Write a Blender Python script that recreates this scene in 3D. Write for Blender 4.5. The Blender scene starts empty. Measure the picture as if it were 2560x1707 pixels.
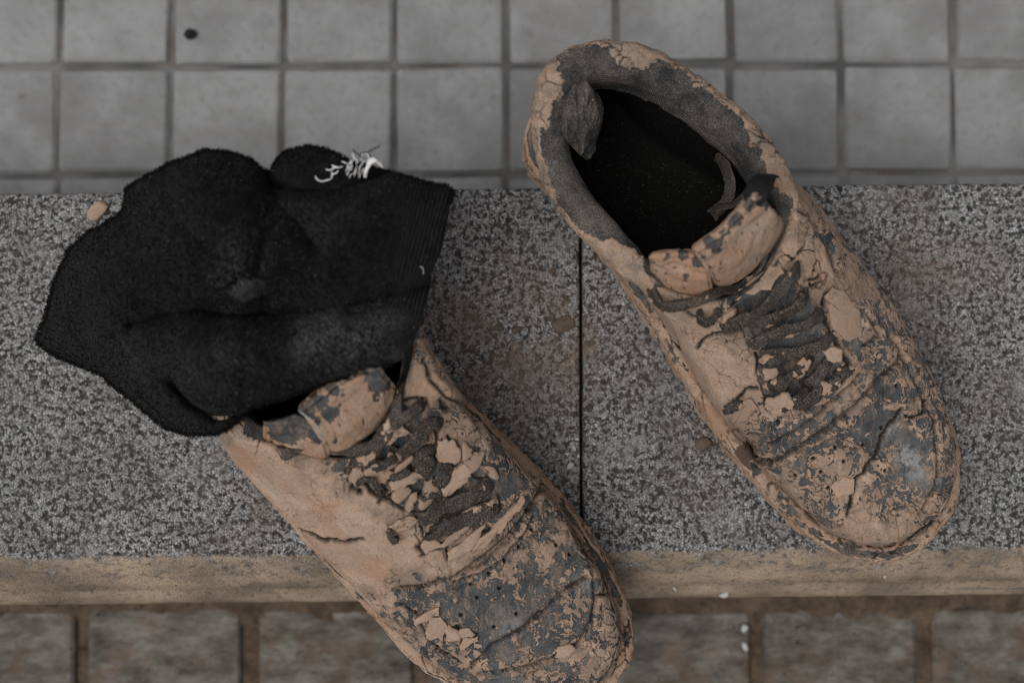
import bpy, math, random
import numpy as np
from mathutils import Vector
from mathutils.bvhtree import BVHTree
random.seed(4); RNG = np.random.default_rng(4)
R = math.radians
sc = bpy.context.scene
col = sc.collection

# ------------------------------------------------------------------ camera
TILT = R(3.5); DIST = 75.6; FPX = 3555.0            # cm, source pixels (2560 x 1707)
CAM = np.array([0.0, -DIST*math.sin(TILT), DIST*math.cos(TILT)])
FWD = np.array([0.0, math.sin(TILT), -math.cos(TILT)])
UP = np.array([0.0, math.cos(TILT), math.sin(TILT)])
RIGHT = np.array([1.0, 0.0, 0.0])
cd = bpy.data.cameras.new('camera'); cam = bpy.data.objects.new('camera', cd); col.objects.link(cam)
cd.lens = 50; cd.sensor_width = 36; cd.sensor_fit = 'HORIZONTAL'
cd.clip_start = 0.02; cd.clip_end = 500
cam.location = CAM*0.01
cam.rotation_euler = (TILT, 0, 0)
cd.dof.use_dof = True; cd.dof.focus_distance = 0.708; cd.dof.aperture_fstop = 4.0
sc.camera = cam

# ------------------------------------------------------------------ world, sun, exposure
world = bpy.data.worlds.new('World'); sc.world = world; world.use_nodes = True
wn = world.node_tree.nodes; wl = world.node_tree.links
SUN_EL, SUN_AZ = R(67), R(238)                       # azimuth clockwise from +y
sky = wn.new('ShaderNodeTexSky'); sky.sky_type = 'NISHITA'; sky.sun_disc = False
sky.sun_elevation = SUN_EL; sky.sun_rotation = SUN_AZ; sky.dust_density = 5.0; sky.air_density = 1.0
hs = wn.new('ShaderNodeHueSaturation'); hs.inputs['Saturation'].default_value = 0.12   # overcast: grey sky
bg = wn['Background']; bg.inputs['Strength'].default_value = 0.12
wl.new(sky.outputs[0], hs.inputs['Color']); wl.new(hs.outputs[0], bg.inputs['Color'])
sl = bpy.data.lights.new('sun', 'SUN'); sun = bpy.data.objects.new('sun', sl); col.objects.link(sun)
sl.energy = 1.0; sl.angle = R(40); sl.color = (1.0, 0.965, 0.92)
sdir = Vector((math.sin(SUN_AZ)*math.cos(SUN_EL), math.cos(SUN_AZ)*math.cos(SUN_EL), math.sin(SUN_EL)))
sun.rotation_euler = (-sdir).to_track_quat('-Z', 'Y').to_euler()
sun.location = sdir*3
sc.view_settings.view_transform = 'Standard'; sc.view_settings.look = 'None'
sc.view_settings.exposure = 0.0; sc.view_settings.gamma = 1.0
sc.view_settings.use_curve_mapping = False
sc.cycles.use_denoising = True; sc.cycles.filter_width = 0.95
sc.cycles.max_bounces = 6

# ------------------------------------------------------------------ pixel helpers (source pixels -> cm)
def P(x, y, z):
    d = FWD + RIGHT*((x-1280.0)/FPX) + UP*((853.5-y)/FPX)
    return CAM + d*((z-CAM[2])/d[2])
def proj(p):
    q = p - CAM
    w = q @ FWD
    return np.stack([1280 + FPX*(q @ RIGHT)/w, 853.5 - FPX*(q @ UP)/w], -1)
def zoomer(x0, y0, s): return lambda pts: [(x0+a/s, y0+b/s) for a, b in pts]
z0 = zoomer(0, 0, 0.91875)          # whole picture
z1 = zoomer(1250, 50, 2.24); z2 = zoomer(1500, 500, 1.6505); z3 = zoomer(50, 340, 2.0104)
z4 = zoomer(500, 850, 1.8296); z5 = zoomer(1000, 1150, 2.8156); z6 = zoomer(1700, 600, 3.672)
z7 = zoomer(640, 920, 3.672); z8 = zoomer(640, 340, 4.519)
def one(zf, x, y): return zf([(x, y)])[0]

# ------------------------------------------------------------------ numpy noise
def _h(ix, iy, iz, s):
    n = (ix.astype(np.int64)*374761393 + iy.astype(np.int64)*668265263 + iz.astype(np.int64)*2147483647 + s*1274126177) & 0xffffffff
    n = ((n ^ (n >> 13))*1274126177) & 0xffffffff
    n = ((n ^ (n >> 16))*2246822519) & 0xffffffff
    return ((n ^ (n >> 15)) & 0xffffff)/float(0xffffff)
def vnoise(p, seed=0):
    i = np.floor(p).astype(np.int64); f = p-i; f = f*f*f*(f*(f*6-15)+10)
    out = 0
    for dx in (0, 1):
        wx = f[:, 0] if dx else 1-f[:, 0]
        for dy in (0, 1):
            wy = f[:, 1] if dy else 1-f[:, 1]
            for dz in (0, 1):
                wz = f[:, 2] if dz else 1-f[:, 2]
                out = out + wx*wy*wz*_h(i[:, 0]+dx, i[:, 1]+dy, i[:, 2]+dz, seed)
    return out*2-1
ROT = np.array([[0.36, 0.48, -0.8], [-0.8, 0.6, 0.0], [0.48, 0.64, 0.6]])
def fbm(p, octv=4, seed=0, gain=0.5):
    p = p @ ROT.T
    a, s, t = 1.0, 0.0, 0.0
    for o in range(octv):
        s = s + a*vnoise(p, seed+o*17); t += a
        p = (p*2.03) @ ROT.T + 3.7; a *= gain
    return s/t
def voro(p, seed=0):
    i = np.floor(p).astype(np.int64)
    f1 = np.full(len(p), 9.0); f2 = np.full(len(p), 9.0); cid = np.zeros(len(p))
    for dx in (-1, 0, 1):
        for dy in (-1, 0, 1):
            for dz in (-1, 0, 1):
                c = i + np.array([dx, dy, dz])
                q = np.stack([c[:, k] + _h(c[:, 0], c[:, 1], c[:, 2], seed+k*31) for k in range(3)], -1)
                d = np.linalg.norm(q-p, axis=1)
                m = d < f1
                f2 = np.where(m, f1, np.minimum(f2, d))
                cid = np.where(m, _h(c[:, 0], c[:, 1], c[:, 2], seed+99), cid)
                f1 = np.where(m, d, f1)
    return f1, f2, cid
def sstep(a, b, x):
    t = np.clip((x-a)/(b-a), 0, 1); return t*t*(3-2*t)
def seg_dist(px, pts):
    """distance in px from px (N,2) to a polyline"""
    pts = np.array(pts, float); best = np.full(len(px), 1e9)
    for a, b in zip(pts[:-1], pts[1:]):
        ab = b-a; t = np.clip(((px-a) @ ab)/(ab @ ab + 1e-9), 0, 1)
        best = np.minimum(best, np.linalg.norm(px-(a+t[:, None]*ab), axis=1))
    return best
def in_poly(px, poly):
    poly = np.array(poly, float); x, y = px[:, 0], px[:, 1]; ins = np.zeros(len(px), bool)
    j = len(poly)-1
    for i in range(len(poly)):
        xi, yi = poly[i]; xj, yj = poly[j]
        c = ((yi > y) != (yj > y)) & (x < (xj-xi)*(y-yi)/(yj-yi+1e-12)+xi)
        ins ^= c; j = i
    return ins

# ------------------------------------------------------------------ mesh helpers (cm in, metres out)
def mesh_obj(name, verts, faces, mat, parent=None, smooth=True, attrs=None, uv=None):
    me = bpy.data.meshes.new(name)
    verts = np.asarray(verts, np.float32)*0.01
    if isinstance(faces, np.ndarray):
        nf, k = faces.shape
        me.vertices.add(len(verts)); me.vertices.foreach_set('co', verts.ravel())
        me.loops.add(nf*k); me.loops.foreach_set('vertex_index', faces.astype(np.int32).ravel())
        me.polygons.add(nf); me.polygons.foreach_set('loop_start', np.arange(0, nf*k, k, dtype=np.int32))
        me.update(calc_edges=True)
    else:
        me.from_pydata(verts.tolist(), [], [tuple(int(i) for i in f) for f in faces])
    me.polygons.foreach_set('use_smooth', np.full(len(me.polygons), smooth))
    for k, v in (attrs or {}).items():
        a = me.attributes.new(k, 'FLOAT', 'POINT'); a.data.foreach_set('value', np.asarray(v, np.float32).ravel())
    me.validate(); me.update()
    if mat: me.materials.append(mat)
    o = bpy.data.objects.new(name, me); col.objects.link(o)
    if parent is not None:
        o.parent = parent
        o.matrix_parent_inverse = parent.matrix_basis.inverted()
    return o
def grid_faces(n, m, wrap_n=False, wrap_m=False):
    i = np.arange(n if wrap_n else n-1); j = np.arange(m if wrap_m else m-1)
    I, J = np.meshgrid(i, j, indexing='ij'); I1 = (I+1) % n; J1 = (J+1) % m
    return np.stack([I*m+J, I1*m+J, I1*m+J1, I*m+J1], -1).reshape(-1, 4)
def grid_normals(g, wrap_n=False):
    du = (np.roll(g, -1, 0)-np.roll(g, 1, 0)) if wrap_n else np.gradient(g, axis=0)
    dv = np.gradient(g, axis=1)
    n = np.cross(du, dv); return n/(np.linalg.norm(n, axis=-1, keepdims=True)+1e-9)
def tag(o, label=None, cat=None, group=None, kind=None):
    if label: o['label'] = label
    if cat: o['category'] = cat
    if group: o['group'] = group
    if kind: o['kind'] = kind
    return o
def empty(name, loc_cm):
    o = bpy.data.objects.new(name, None); col.objects.link(o); o.location = np.array(loc_cm)*0.01
    o.empty_display_size = 0.02
    return o
def pspline(ctrl, t):
    """C2 periodic spline through ctrl (K,d) at parameters t (in index units)"""
    c = np.asarray(ctrl, float); K = len(c)
    A = np.zeros((K, K))
    for i in range(K): A[i, i] = 4; A[i, (i-1) % K] = 1; A[i, (i+1) % K] = 1
    M = np.linalg.solve(A, 6*(np.roll(c, -1, 0)-2*c+np.roll(c, 1, 0)))
    i = np.floor(t).astype(int) % K; f = (t-np.floor(t))[:, None]; j = (i+1) % K
    return (M[i]*(1-f)**3/6 + M[j]*f**3/6 + (c[i]-M[i]/6)*(1-f) + (c[j]-M[j]/6)*f)
def crom(ctrl, n):
    c = np.asarray(ctrl, float)
    c = np.vstack([2*c[0]-c[1], c, 2*c[-1]-c[-2]])
    K = len(c)-3; t = np.linspace(0, K-1e-6, n); i = t.astype(int); f = (t-i)[:, None]
    a, b, d, e = c[i], c[i+1], c[i+2], c[i+3]
    return 0.5*((2*b)+(-a+d)*f+(2*a-5*b+4*d-e)*f**2+(-a+3*b-3*d+e)*f**3)
def bspline_clamped(ctrl, n):
    """cubic clamped B-spline over axis 0 of ctrl (m, N, 3) -> (n, N, 3)"""
    m = ctrl.shape[0]; deg = 3
    kn = np.concatenate([np.zeros(deg), np.linspace(0, 1, m-deg+1), np.ones(deg)])
    t = np.linspace(0, 1-1e-9, n); B = np.zeros((n, len(kn)-1))
    for i in range(len(kn)-1): B[:, i] = (t >= kn[i]) & (t < kn[i+1])
    for d in range(1, deg+1):
        C = np.zeros((n, len(kn)-1-d))
        for i in range(C.shape[1]):
            if kn[i+d] > kn[i]: C[:, i] += (t-kn[i])/(kn[i+d]-kn[i])*B[:, i]
            if kn[i+d+1] > kn[i+1]: C[:, i] += (kn[i+d+1]-t)/(kn[i+d+1]-kn[i+1])*B[:, i+1]
        B = C
    return np.einsum('nm,mkd->nkd', B[:, :m], ctrl)

# ------------------------------------------------------------------ materials
class NT:
    def __init__(self, name):
        self.m = bpy.data.materials.new(name); self.m.use_nodes = True
        self.t = self.m.node_tree; self.n = self.t.nodes; self.l = self.t.links
        self.b = self.n['Principled BSDF']; self.out = self.n['Material Output']
        self.tc = self.n.new('ShaderNodeTexCoord')
        self.b.inputs['Specular IOR Level'].default_value = 0.25
    def put(self, sock, v):
        if isinstance(v, bpy.types.NodeSocket): self.l.new(v, sock)
        elif v is not None: sock.default_value = v
    def noise(self, scale, detail=4, rough=0.55, vec=None, dist=0.0):
        n = self.n.new('ShaderNodeTexNoise'); n.inputs['Scale'].default_value = scale
        n.inputs['Detail'].default_value = detail; n.inputs['Roughness'].default_value = rough
        n.inputs['Distortion'].default_value = dist
        self.l.new(vec or self.tc.outputs['Object'], n.inputs['Vector']); return n.outputs['Fac']
    def voronoi(self, scale, feature='F1', out='Distance', vec=None, rnd=1.0):
        n = self.n.new('ShaderNodeTexVoronoi'); n.feature = feature; n.inputs['Scale'].default_value = scale
        n.inputs['Randomness'].default_value = rnd
        self.l.new(vec or self.tc.outputs['Object'], n.inputs['Vector']); return n.outputs[out]
    def map(self, vec, scale=(1, 1, 1), rot=(0, 0, 0), loc=(0, 0, 0)):
        n = self.n.new('ShaderNodeMapping'); n.inputs['Scale'].default_value = scale
        n.inputs['Rotation'].default_value = rot; n.inputs['Location'].default_value = loc
        self.l.new(vec, n.inputs['Vector']); return n.outputs[0]
    def ramp(self, fac, stops):
        n = self.n.new('ShaderNodeValToRGB'); e = n.color_ramp.elements
        while len(e) < len(stops): e.new(0.5)
        for s, (p, c) in zip(e, stops):
            s.position = p; s.color = (c, c, c, 1) if isinstance(c, (int, float)) else (*c, 1)
        self.l.new(fac, n.inputs['Fac']); return n.outputs['Color']
    def mix(self, fac, a, b, mode='MIX'):
        n = self.n.new('ShaderNodeMix'); n.data_type = 'RGBA'; n.blend_type = mode
        ins = [s for s in n.inputs if s.enabled]
        f = n.inputs[0]; A = n.inputs[6]; B = n.inputs[7]
        self.put(f, fac)
        self.put(A, a if isinstance(a, bpy.types.NodeSocket) else (*a, 1)); self.put(B, b if isinstance(b, bpy.types.NodeSocket) else (*b, 1))
        return n.outputs[2]
    def math(self, op, a, b=None, clamp=False):
        n = self.n.new('ShaderNodeMath'); n.operation = op; n.use_clamp = clamp
        self.put(n.inputs[0], a)
        if b is not None: self.put(n.inputs[1], b)
        return n.outputs[0]
    def attr(self, name):
        n = self.n.new('ShaderNodeAttribute'); n.attribute_name = name; return n.outputs['Fac']
    def bump(self, h, strength=0.5, dist=0.001, normal=None):
        n = self.n.new('ShaderNodeBump'); n.inputs['Strength'].default_value = strength
        n.inputs['Distance'].default_value = dist
        self.l.new(h, n.inputs['Height'])
        if normal is not None: self.l.new(normal, n.inputs['Normal'])
        return n.outputs[0]
    def sep(self, vec):
        n = self.n.new('ShaderNodeSeparateXYZ'); self.l.new(vec, n.inputs[0]); return n.outputs
    def fin(self, colr, rough=0.9, normal=None):
        self.put(self.b.inputs['Base Color'], colr if isinstance(colr, bpy.types.NodeSocket) else (*colr, 1))
        self.put(self.b.inputs['Roughness'], rough)
        if normal is not None: self.l.new(normal, self.b.inputs['Normal'])
        return self.m

MUD = (0.36, 0.25, 0.182); MUD_DK = (0.27, 0.18, 0.127); MUD_LT = (0.41, 0.32, 0.25)
def mud_colour(t):
    c = t.mix(t.ramp(t.noise(30, 6, 0.6), [(0.38, 0), (0.66, 0.9)]), MUD, MUD_DK)
    c = t.mix(t.ramp(t.noise(55, 5, 0.6, vec=t.map(t.tc.outputs['Object'], loc=(2, 5, 1))), [(0.50, 0), (0.70, 0.75)]), c, MUD_LT)
    c = t.mix(t.ramp(t.noise(75, 6, 0.7, vec=t.map(t.tc.outputs['Object'], loc=(7, 3, 4))), [(0.54, 0), (0.70, 0.7)]), c, (0.235, 0.195, 0.165))
    c = t.mix(t.ramp(t.noise(1000, 3, 0.7), [(0.34, 0.55), (0.46, 0)]), c, (0.15, 0.10, 0.07))
    c = t.mix(t.ramp(t.noise(520, 4, 0.7), [(0.57, 0), (0.70, 0.35)]), c, (0.50, 0.40, 0.32))
    # hairline drying cracks
    hv = t.n.new('ShaderNodeVectorMath'); hv.operation = 'ADD'
    nz = t.n.new('ShaderNodeTexNoise'); nz.inputs['Scale'].default_value = 110; nz.inputs['Detail'].default_value = 6
    t.l.new(t.tc.outputs['Object'], nz.inputs['Vector'])
    sc_ = t.n.new('ShaderNodeVectorMath'); sc_.operation = 'SCALE'; sc_.inputs['Scale'].default_value = 0.013
    t.l.new(nz.outputs['Color'], sc_.inputs[0]); t.l.new(t.tc.outputs['Object'], hv.inputs[0]); t.l.new(sc_.outputs[0], hv.inputs[1])
    ed = t.voronoi(135, 'DISTANCE_TO_EDGE', 'Distance', vec=hv.outputs[0])
    cm = t.math('MULTIPLY', t.ramp(ed, [(0.010, 1), (0.038, 0)]), t.ramp(t.noise(50, 6, .65), [(0.52, 0), (0.60, 0.75)]))
    return t.mix(cm, c, (0.07, 0.045, 0.032))
def mat_shoe(name, base, base2, grain=False):
    """dry mud over a dark base; the 'mud' attribute says where the crust is left"""
    t = NT(name)
    m = t.attr('mud'); cr = t.attr('crack'); wet = t.attr('tone')
    e = t.math('ADD', m, t.math('MULTIPLY', t.math('SUBTRACT', t.noise(260, 5, 0.7), 0.5), 0.9))
    mf = t.ramp(e, [(0.44, 0), (0.54, 1)])
    bc = t.mix(t.ramp(t.noise(90, 5, 0.65), [(0.42, 0), (0.72, 1)]), base, base2)
    # thin dust smeared on the bare surface
    sm = t.noise(150, 6, 0.75, vec=t.map(t.tc.outputs['Object'], (1.6, 0.6, 1), (0, 0, 0.7)), dist=0.6)
    if not grain:
        bc = t.mix(t.ramp(t.noise(60, 6, 0.7), [(0.47, 0), (0.64, 0.75)]), bc, (0.095, 0.09, 0.084))
        bc = t.mix(t.ramp(sm, [(0.50, 0), (0.66, 0.85)]), bc, (0.20, 0.14, 0.10))
    bc = t.mix(t.math('MULTIPLY', t.attr('scuff'), t.ramp(t.noise(210, 6, .8), [(0.40, 0.0), (0.56, 1)])), bc, (0.24, 0.24, 0.235))
    bc = t.mix(t.ramp(t.noise(1500, 2), [(0.62, 0), (0.70, 0.8)]), bc, (0.26, 0.18, 0.13))
    if grain:
        bc = t.mix(t.ramp(t.noise(2300, 3, 0.75), [(0.54, 0), (0.64, 0.75)]), bc, (0.33, 0.235, 0.165))
    mc = mud_colour(t)
    mc = t.mix(wet, mc, (0.30, 0.165, 0.095))
    tn = t.math('MULTIPLY', t.attr('thin'), t.ramp(t.noise(95, 6, 0.72, vec=t.map(t.tc.outputs['Object'], loc=(1, 8, 2))), [(0.40, 0.0), (0.60, 0.85)]))
    mc = t.mix(tn, mc, (0.175, 0.128, 0.098))
    c = t.mix(mf, bc, mc)
    c = t.mix(cr, c, (0.013, 0.010, 0.008))  # near-black paints in the shade down inside cracks, grooves and holes
    h = t.math('ADD', t.math('MULTIPLY', mf, 0.55), t.math('MULTIPLY', t.noise(650, 6, 0.75), 0.5))
    h = t.math('ADD', h, t.math('MULTIPLY', t.noise(190, 5, .65), 0.6))
    rg = t.math('ADD', t.math('MULTIPLY', mf, 0.34), 0.6)
    return t.fin(c, rg, t.bump(h, 0.8, 0.0012))
M_UPPER = mat_shoe('muddy_leather', (0.028, 0.033, 0.038), (0.075, 0.08, 0.083))
M_SOLE = mat_shoe('muddy_rubber', (0.03, 0.032, 0.034), (0.07, 0.068, 0.064))
M_LACE = mat_shoe('muddy_lace', (0.007, 0.0075, 0.008), (0.03, 0.031, 0.033), True)

def mat_mud():
    t = NT('dry_mud'); c = mud_colour(t)
    oi = t.n.new('ShaderNodeObjectInfo')
    c = t.mix(t.math('MULTIPLY', oi.outputs['Random'], .45), c, (0.24, 0.17, 0.125))
    h = t.math('ADD', t.math('MULTIPLY', t.noise(700, 5, 0.7), 0.5), t.math('MULTIPLY', t.noise(150, 4), 0.5))
    return t.fin(c, 0.95, t.bump(h, 0.7, 0.001))
M_MUD = mat_mud()

def mat_collar():
    t = NT('dusty_mesh_fabric')
    uvn = t.n.new('ShaderNodeAttribute'); uvn.attribute_name = 'cu'; un = uvn.outputs['Fac']
    vvn = t.n.new('ShaderNodeAttribute'); vvn.attribute_name = 'cv'; vn = vvn.outputs['Fac']
    cmb = t.n.new('ShaderNodeCombineXYZ'); t.l.new(un, cmb.inputs[0]); t.l.new(vn, cmb.inputs[1])
    cell = t.voronoi(9.0, vec=cmb.outputs[0], rnd=0.35)
    weave = t.ramp(t.math('ADD', cell, t.math('MULTIPLY', t.noise(900, 3, .7), .5)), [(0.40, 1), (0.78, 0)])
    dust = t.ramp(t.noise(48, 6, 0.68), [(0.40, 0), (0.62, 1)])
    base = t.mix(weave, (0.012, 0.0125, 0.013), (0.07, 0.071, 0.072))
    dusty = t.mix(weave, (0.06, 0.053, 0.047), (0.23, 0.20, 0.175))
    c = t.mix(dust, base, dusty)
    e = t.math('ADD', t.attr('mud'), t.math('MULTIPLY', t.math('SUBTRACT', t.noise(230, 5, 0.7), 0.5), 0.9))
    mf = t.ramp(e, [(0.38, 0), (0.68, 1)])
    c = t.mix(mf, c, t.mix(t.ramp(t.noise(110, 5, .7), [(.42, 0), (.62, .7)]), mud_colour(t), (0.17, 0.135, 0.11)))
    c = t.mix(t.attr('crack'), c, (0.02, 0.016, 0.014))
    h = t.math('ADD', t.math('MULTIPLY', weave, 0.5), t.math('MULTIPLY', t.noise(600, 4), 0.4))
    return t.fin(c, 0.95, t.bump(h, 0.7, 0.0012))
M_COLLAR = mat_collar()
def mat_lining():
    t = NT('dark_lining')
    c = t.mix(t.ramp(t.noise(800, 4, 0.75), [(0.60, 0), (0.72, 1)]), (0.006, 0.0058, 0.0056), (0.075, 0.068, 0.06))
    t.b.inputs['Specular IOR Level'].default_value = 0.02
    return t.fin(c, 0.95, t.bump(t.noise(900, 3), 0.5, 0.001))
M_LINING = mat_lining()

def mat_granite(mud=False):
    t = NT('granite_with_mud' if mud else 'granite')
    ob = t.tc.outputs['Object']
    wv = t.n.new('ShaderNodeTexNoise'); wv.inputs['Scale'].default_value = 420; wv.inputs['Detail'].default_value = 3
    t.l.new(ob, wv.inputs['Vector'])
    ws = t.n.new('ShaderNodeVectorMath'); ws.operation = 'SCALE'; ws.inputs['Scale'].default_value = 0.0022
    t.l.new(wv.outputs['Color'], ws.inputs[0])
    wa = t.n.new('ShaderNodeVectorMath'); wa.operation = 'ADD'; t.l.new(ob, wa.inputs[0]); t.l.new(ws.outputs[0], wa.inputs[1])
    gv = wa.outputs[0]
    sx = t.sep(t.voronoi(690, 'F1', 'Color', vec=gv))
    edge_ = t.voronoi(690, 'DISTANCE_TO_EDGE', 'Distance', vec=gv)
    c = t.ramp(sx[0], [(0.06, 0.04), (0.16, 0.13), (0.32, 0.27), (0.75, 0.36), (1.0, 0.46)])
    c = t.mix(t.ramp(edge_, [(0.02, 0.85), (0.12, 0)]), c, (0.014, 0.014, 0.014))
    big = t.noise(300, 4, 0.65)
    c = t.mix(t.ramp(big, [(0.42, 0.92), (0.485, 0)]), c, (0.014, 0.014, 0.014))
    g = t.math('ADD', t.math('MULTIPLY', edge_, 1.5), big)
    c = t.mix(t.ramp(t.noise(16, 6, .65), [(0.42, 0), (0.66, 0.45)]), c, (0.06, 0.056, 0.052))
    c = t.mix(t.ramp(t.noise(23, 5, .6, vec=t.map(ob, loc=(4, 2, 0))), [(0.56, 0), (0.72, 0.4)]), c, (0.30, 0.295, 0.285))
    # brown dust shaken off round the shoes
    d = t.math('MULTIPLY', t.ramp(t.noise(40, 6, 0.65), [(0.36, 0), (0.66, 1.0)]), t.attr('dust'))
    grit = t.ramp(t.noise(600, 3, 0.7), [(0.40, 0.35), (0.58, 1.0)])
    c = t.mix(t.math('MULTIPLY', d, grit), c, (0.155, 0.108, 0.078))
    hh = t.math('ADD', t.math('MULTIPLY', g, 1.0), t.math('MULTIPLY', t.noise(900, 3), 0.3))
    if mud:
        xyz = t.sep(ob)
        s = t.noise(130, 6, 0.75, vec=t.map(ob, (0.85, 1.1, 1.1)))
        e = t.math('ADD', s, t.math('MULTIPLY', t.attr('deposit'), 0.85))
        f = t.ramp(e, [(0.66, 0), (0.84, 1)])
        sand = t.mix(t.ramp(t.noise(30, 5, vec=t.map(ob, (0.75, 1.2, 1.2))), [(0.38, 0), (0.62, 1)]), (0.36, 0.275, 0.198), (0.185, 0.142, 0.105))
        sand = t.mix(t.ramp(t.noise(380, 6, 0.78, vec=t.map(ob, (0.85, 1, 1))), [(0.36, 0.9), (0.47, 0)]), sand, (0.075, 0.062, 0.05))
        c = t.mix(f, c, sand)
        b = t.bump(hh, 0.8, 0.001)
        return t.fin(c, 0.9, b)
    return t.fin(c, 0.85, t.bump(hh, 0.9, 0.0011))
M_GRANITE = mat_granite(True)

def mat_tile():
    t = NT('concrete_paving')
    oi = t.n.new('ShaderNodeObjectInfo')
    mp = t.n.new('ShaderNodeVectorMath'); mp.operation = 'ADD'
    t.l.new(t.tc.outputs['Object'], mp.inputs[0]); t.l.new(oi.outputs['Location'], mp.inputs[1])
    w = mp.outputs[0]
    c = t.ramp(t.noise(26, 6, 0.6, vec=w), [(0.25, 0.185), (0.75, 0.275)])
    c = t.mix(t.ramp(t.noise(210, 6, 0.75, vec=w), [(0.34, 0.5), (0.50, 0)]), c, (0.14, 0.14, 0.14))
    c = t.mix(t.ramp(t.noise(75, 3, vec=w), [(0.68, 0), (0.78, 0.7)]), c, (0.10, 0.08, 0.07))
    c = t.mix(t.ramp(t.noise(13, 5, .6, vec=w), [(0.40, 0.45), (0.55, 0)]), c, (0.14, 0.138, 0.136))
    tint = t.math('ADD', t.math('MULTIPLY', oi.outputs['Random'], 0.16), 0.92)
    c2 = t.n.new('ShaderNodeVectorMath'); c2.operation = 'SCALE'
    t.l.new(c, c2.inputs[0]); t.l.new(tint, c2.inputs['Scale'])
    return t.fin(c2.outputs[0], 0.9, t.bump(t.noise(500, 4, vec=w), 0.4, 0.001))
M_TILE = mat_tile()
def mat_joint():
    t = NT('joint_dirt')
    c = t.mix(t.ramp(t.noise(22, 4), [(0.4, 0), (0.65, 1)]), (0.075, 0.074, 0.073), (0.17, 0.165, 0.16))
    c = t.mix(t.ramp(t.noise(35, 4), [(0.58, 0), (0.7, 0.7)]), c, (0.10, 0.068, 0.05))
    return t.fin(c, 0.95, t.bump(t.noise(300, 4), 0.5, 0.002))
M_JOINT = mat_joint()
def mat_brick():
    t = NT('weathered_paver')
    oi = t.n.new('ShaderNodeObjectInfo')
    mp = t.n.new('ShaderNodeVectorMath'); mp.operation = 'ADD'
    t.l.new(t.tc.outputs['Object'], mp.inputs[0]); t.l.new(oi.outputs['Location'], mp.inputs[1])
    w = mp.outputs[0]
    st = t.noise(60, 8, 0.75, vec=t.map(w, (0.75, 1.6, 1), (0, 0, R(-6))))
    c = t.ramp(st, [(0.34, (0.035, 0.029, 0.024)), (0.5, (0.10, 0.088, 0.078)), (0.66, (0.18, 0.165, 0.15))])
    c = t.mix(t.ramp(t.noise(40, 5, 0.65, vec=w), [(0.50, 0), (0.66, 0.8)]), c, (0.075, 0.052, 0.036))
    c = t.mix(t.ramp(t.noise(30, 4, vec=t.map(w, (1, 1, 1), loc=(3, 1, 0))), [(0.56, 0), (0.72, 0.7)]), c, (0.145, 0.098, 0.068))
    c = t.mix(t.ramp(t.noise(240, 3, vec=w), [(0.28, 0.9), (0.36, 0)]), c, (0.02, 0.017, 0.015))
    return t.fin(c, 0.9, t.bump(st, 0.5, 0.002))
M_BRICK = mat_brick()
def mat_dirt():
    t = NT('damp_dirt')
    c = t.mix(t.ramp(t.noise(60, 6, 0.65), [(0.35, 0), (0.65, 1)]), (0.045, 0.031, 0.021), (0.105, 0.072, 0.048))
    c = t.mix(t.ramp(t.noise(230, 4), [(0.55, 0), (0.66, 0.8)]), c, (0.03, 0.022, 0.016))
    return t.fin(c, 0.95, t.bump(t.noise(260, 5), 0.8, 0.003))
M_DIRT = mat_dirt()

def mat_sock():
    t = NT('black_terry_knit')
    ob = t.tc.outputs['Object']
    wn_ = t.attr('worn_lit'); rib = t.attr('rib')
    c = t.mix(t.ramp(t.noise(480, 4, 0.75), [(0.48, 0), (0.72, 1)]), (0.0022, 0.0022, 0.0022), (0.0125, 0.0125, 0.013))
    sp = t.ramp(t.noise(1500, 4, 0.75, vec=t.map(ob, (1.0, 0.45, 1), (0, 0, 0.5))), [(0.40, 0), (0.64, 1)])
    c = t.mix(t.math('MULTIPLY', sp, wn_), c, (0.15, 0.149, 0.148))
    c = t.mix(t.math('MULTIPLY', rib, 0.7), c, (0.04, 0.04, 0.04))
    h = t.math('ADD', t.noise(520, 5, 0.75), t.math('MULTIPLY', t.noise(1200, 2), 0.4))
    h = t.math('ADD', h, t.math('MULTIPLY', rib, 0.6))
    t.b.inputs['Sheen Weight'].default_value = 0.04
    t.b.inputs['Sheen Roughness'].default_value = 0.5
    t.b.inputs['Specular IOR Level'].default_value = 0.05
    return t.fin(c, 1.0, t.bump(h, 1.0, 0.002))
M_SOCK = mat_sock()
def flat(name, c, rough=0.9, spec=0.1):
    t = NT(name); t.b.inputs['Specular IOR Level'].default_value = spec
    cc = t.mix(t.ramp(t.noise(400, 3), [(0.3, 0), (0.7, 1)]), c, tuple(v*0.7 for v in c))
    return t.fin(cc, rough)
M_FIBRE = flat('black_fibre', (0.008, 0.008, 0.008))
M_LINT = flat('pale_lint', (0.16, 0.16, 0.16))
M_WHITE = flat('white_yarn', (0.78, 0.77, 0.76))
M_PAINT = flat('white_paint', (0.46, 0.46, 0.445))
M_TAPE = flat('black_webbing', (0.011, 0.0115, 0.012), 0.7)
M_CRUMB = flat('brown_crumb', (0.115, 0.085, 0.066))

# ------------------------------------------------------------------ setting: pavement, kerb, road
GZ = -9.6                                            # ground either side of the kerb (cm)
KROT = 0.0105                                        # the kerb runs a touch askew
JX, _ , _ = P(1453, 900, 0)
KB = P(1280, 468, 0)[1]; KF = P(1280, 1392, 0)[1]; KL = P(1280, 1502, -3.6)[1]

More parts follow.
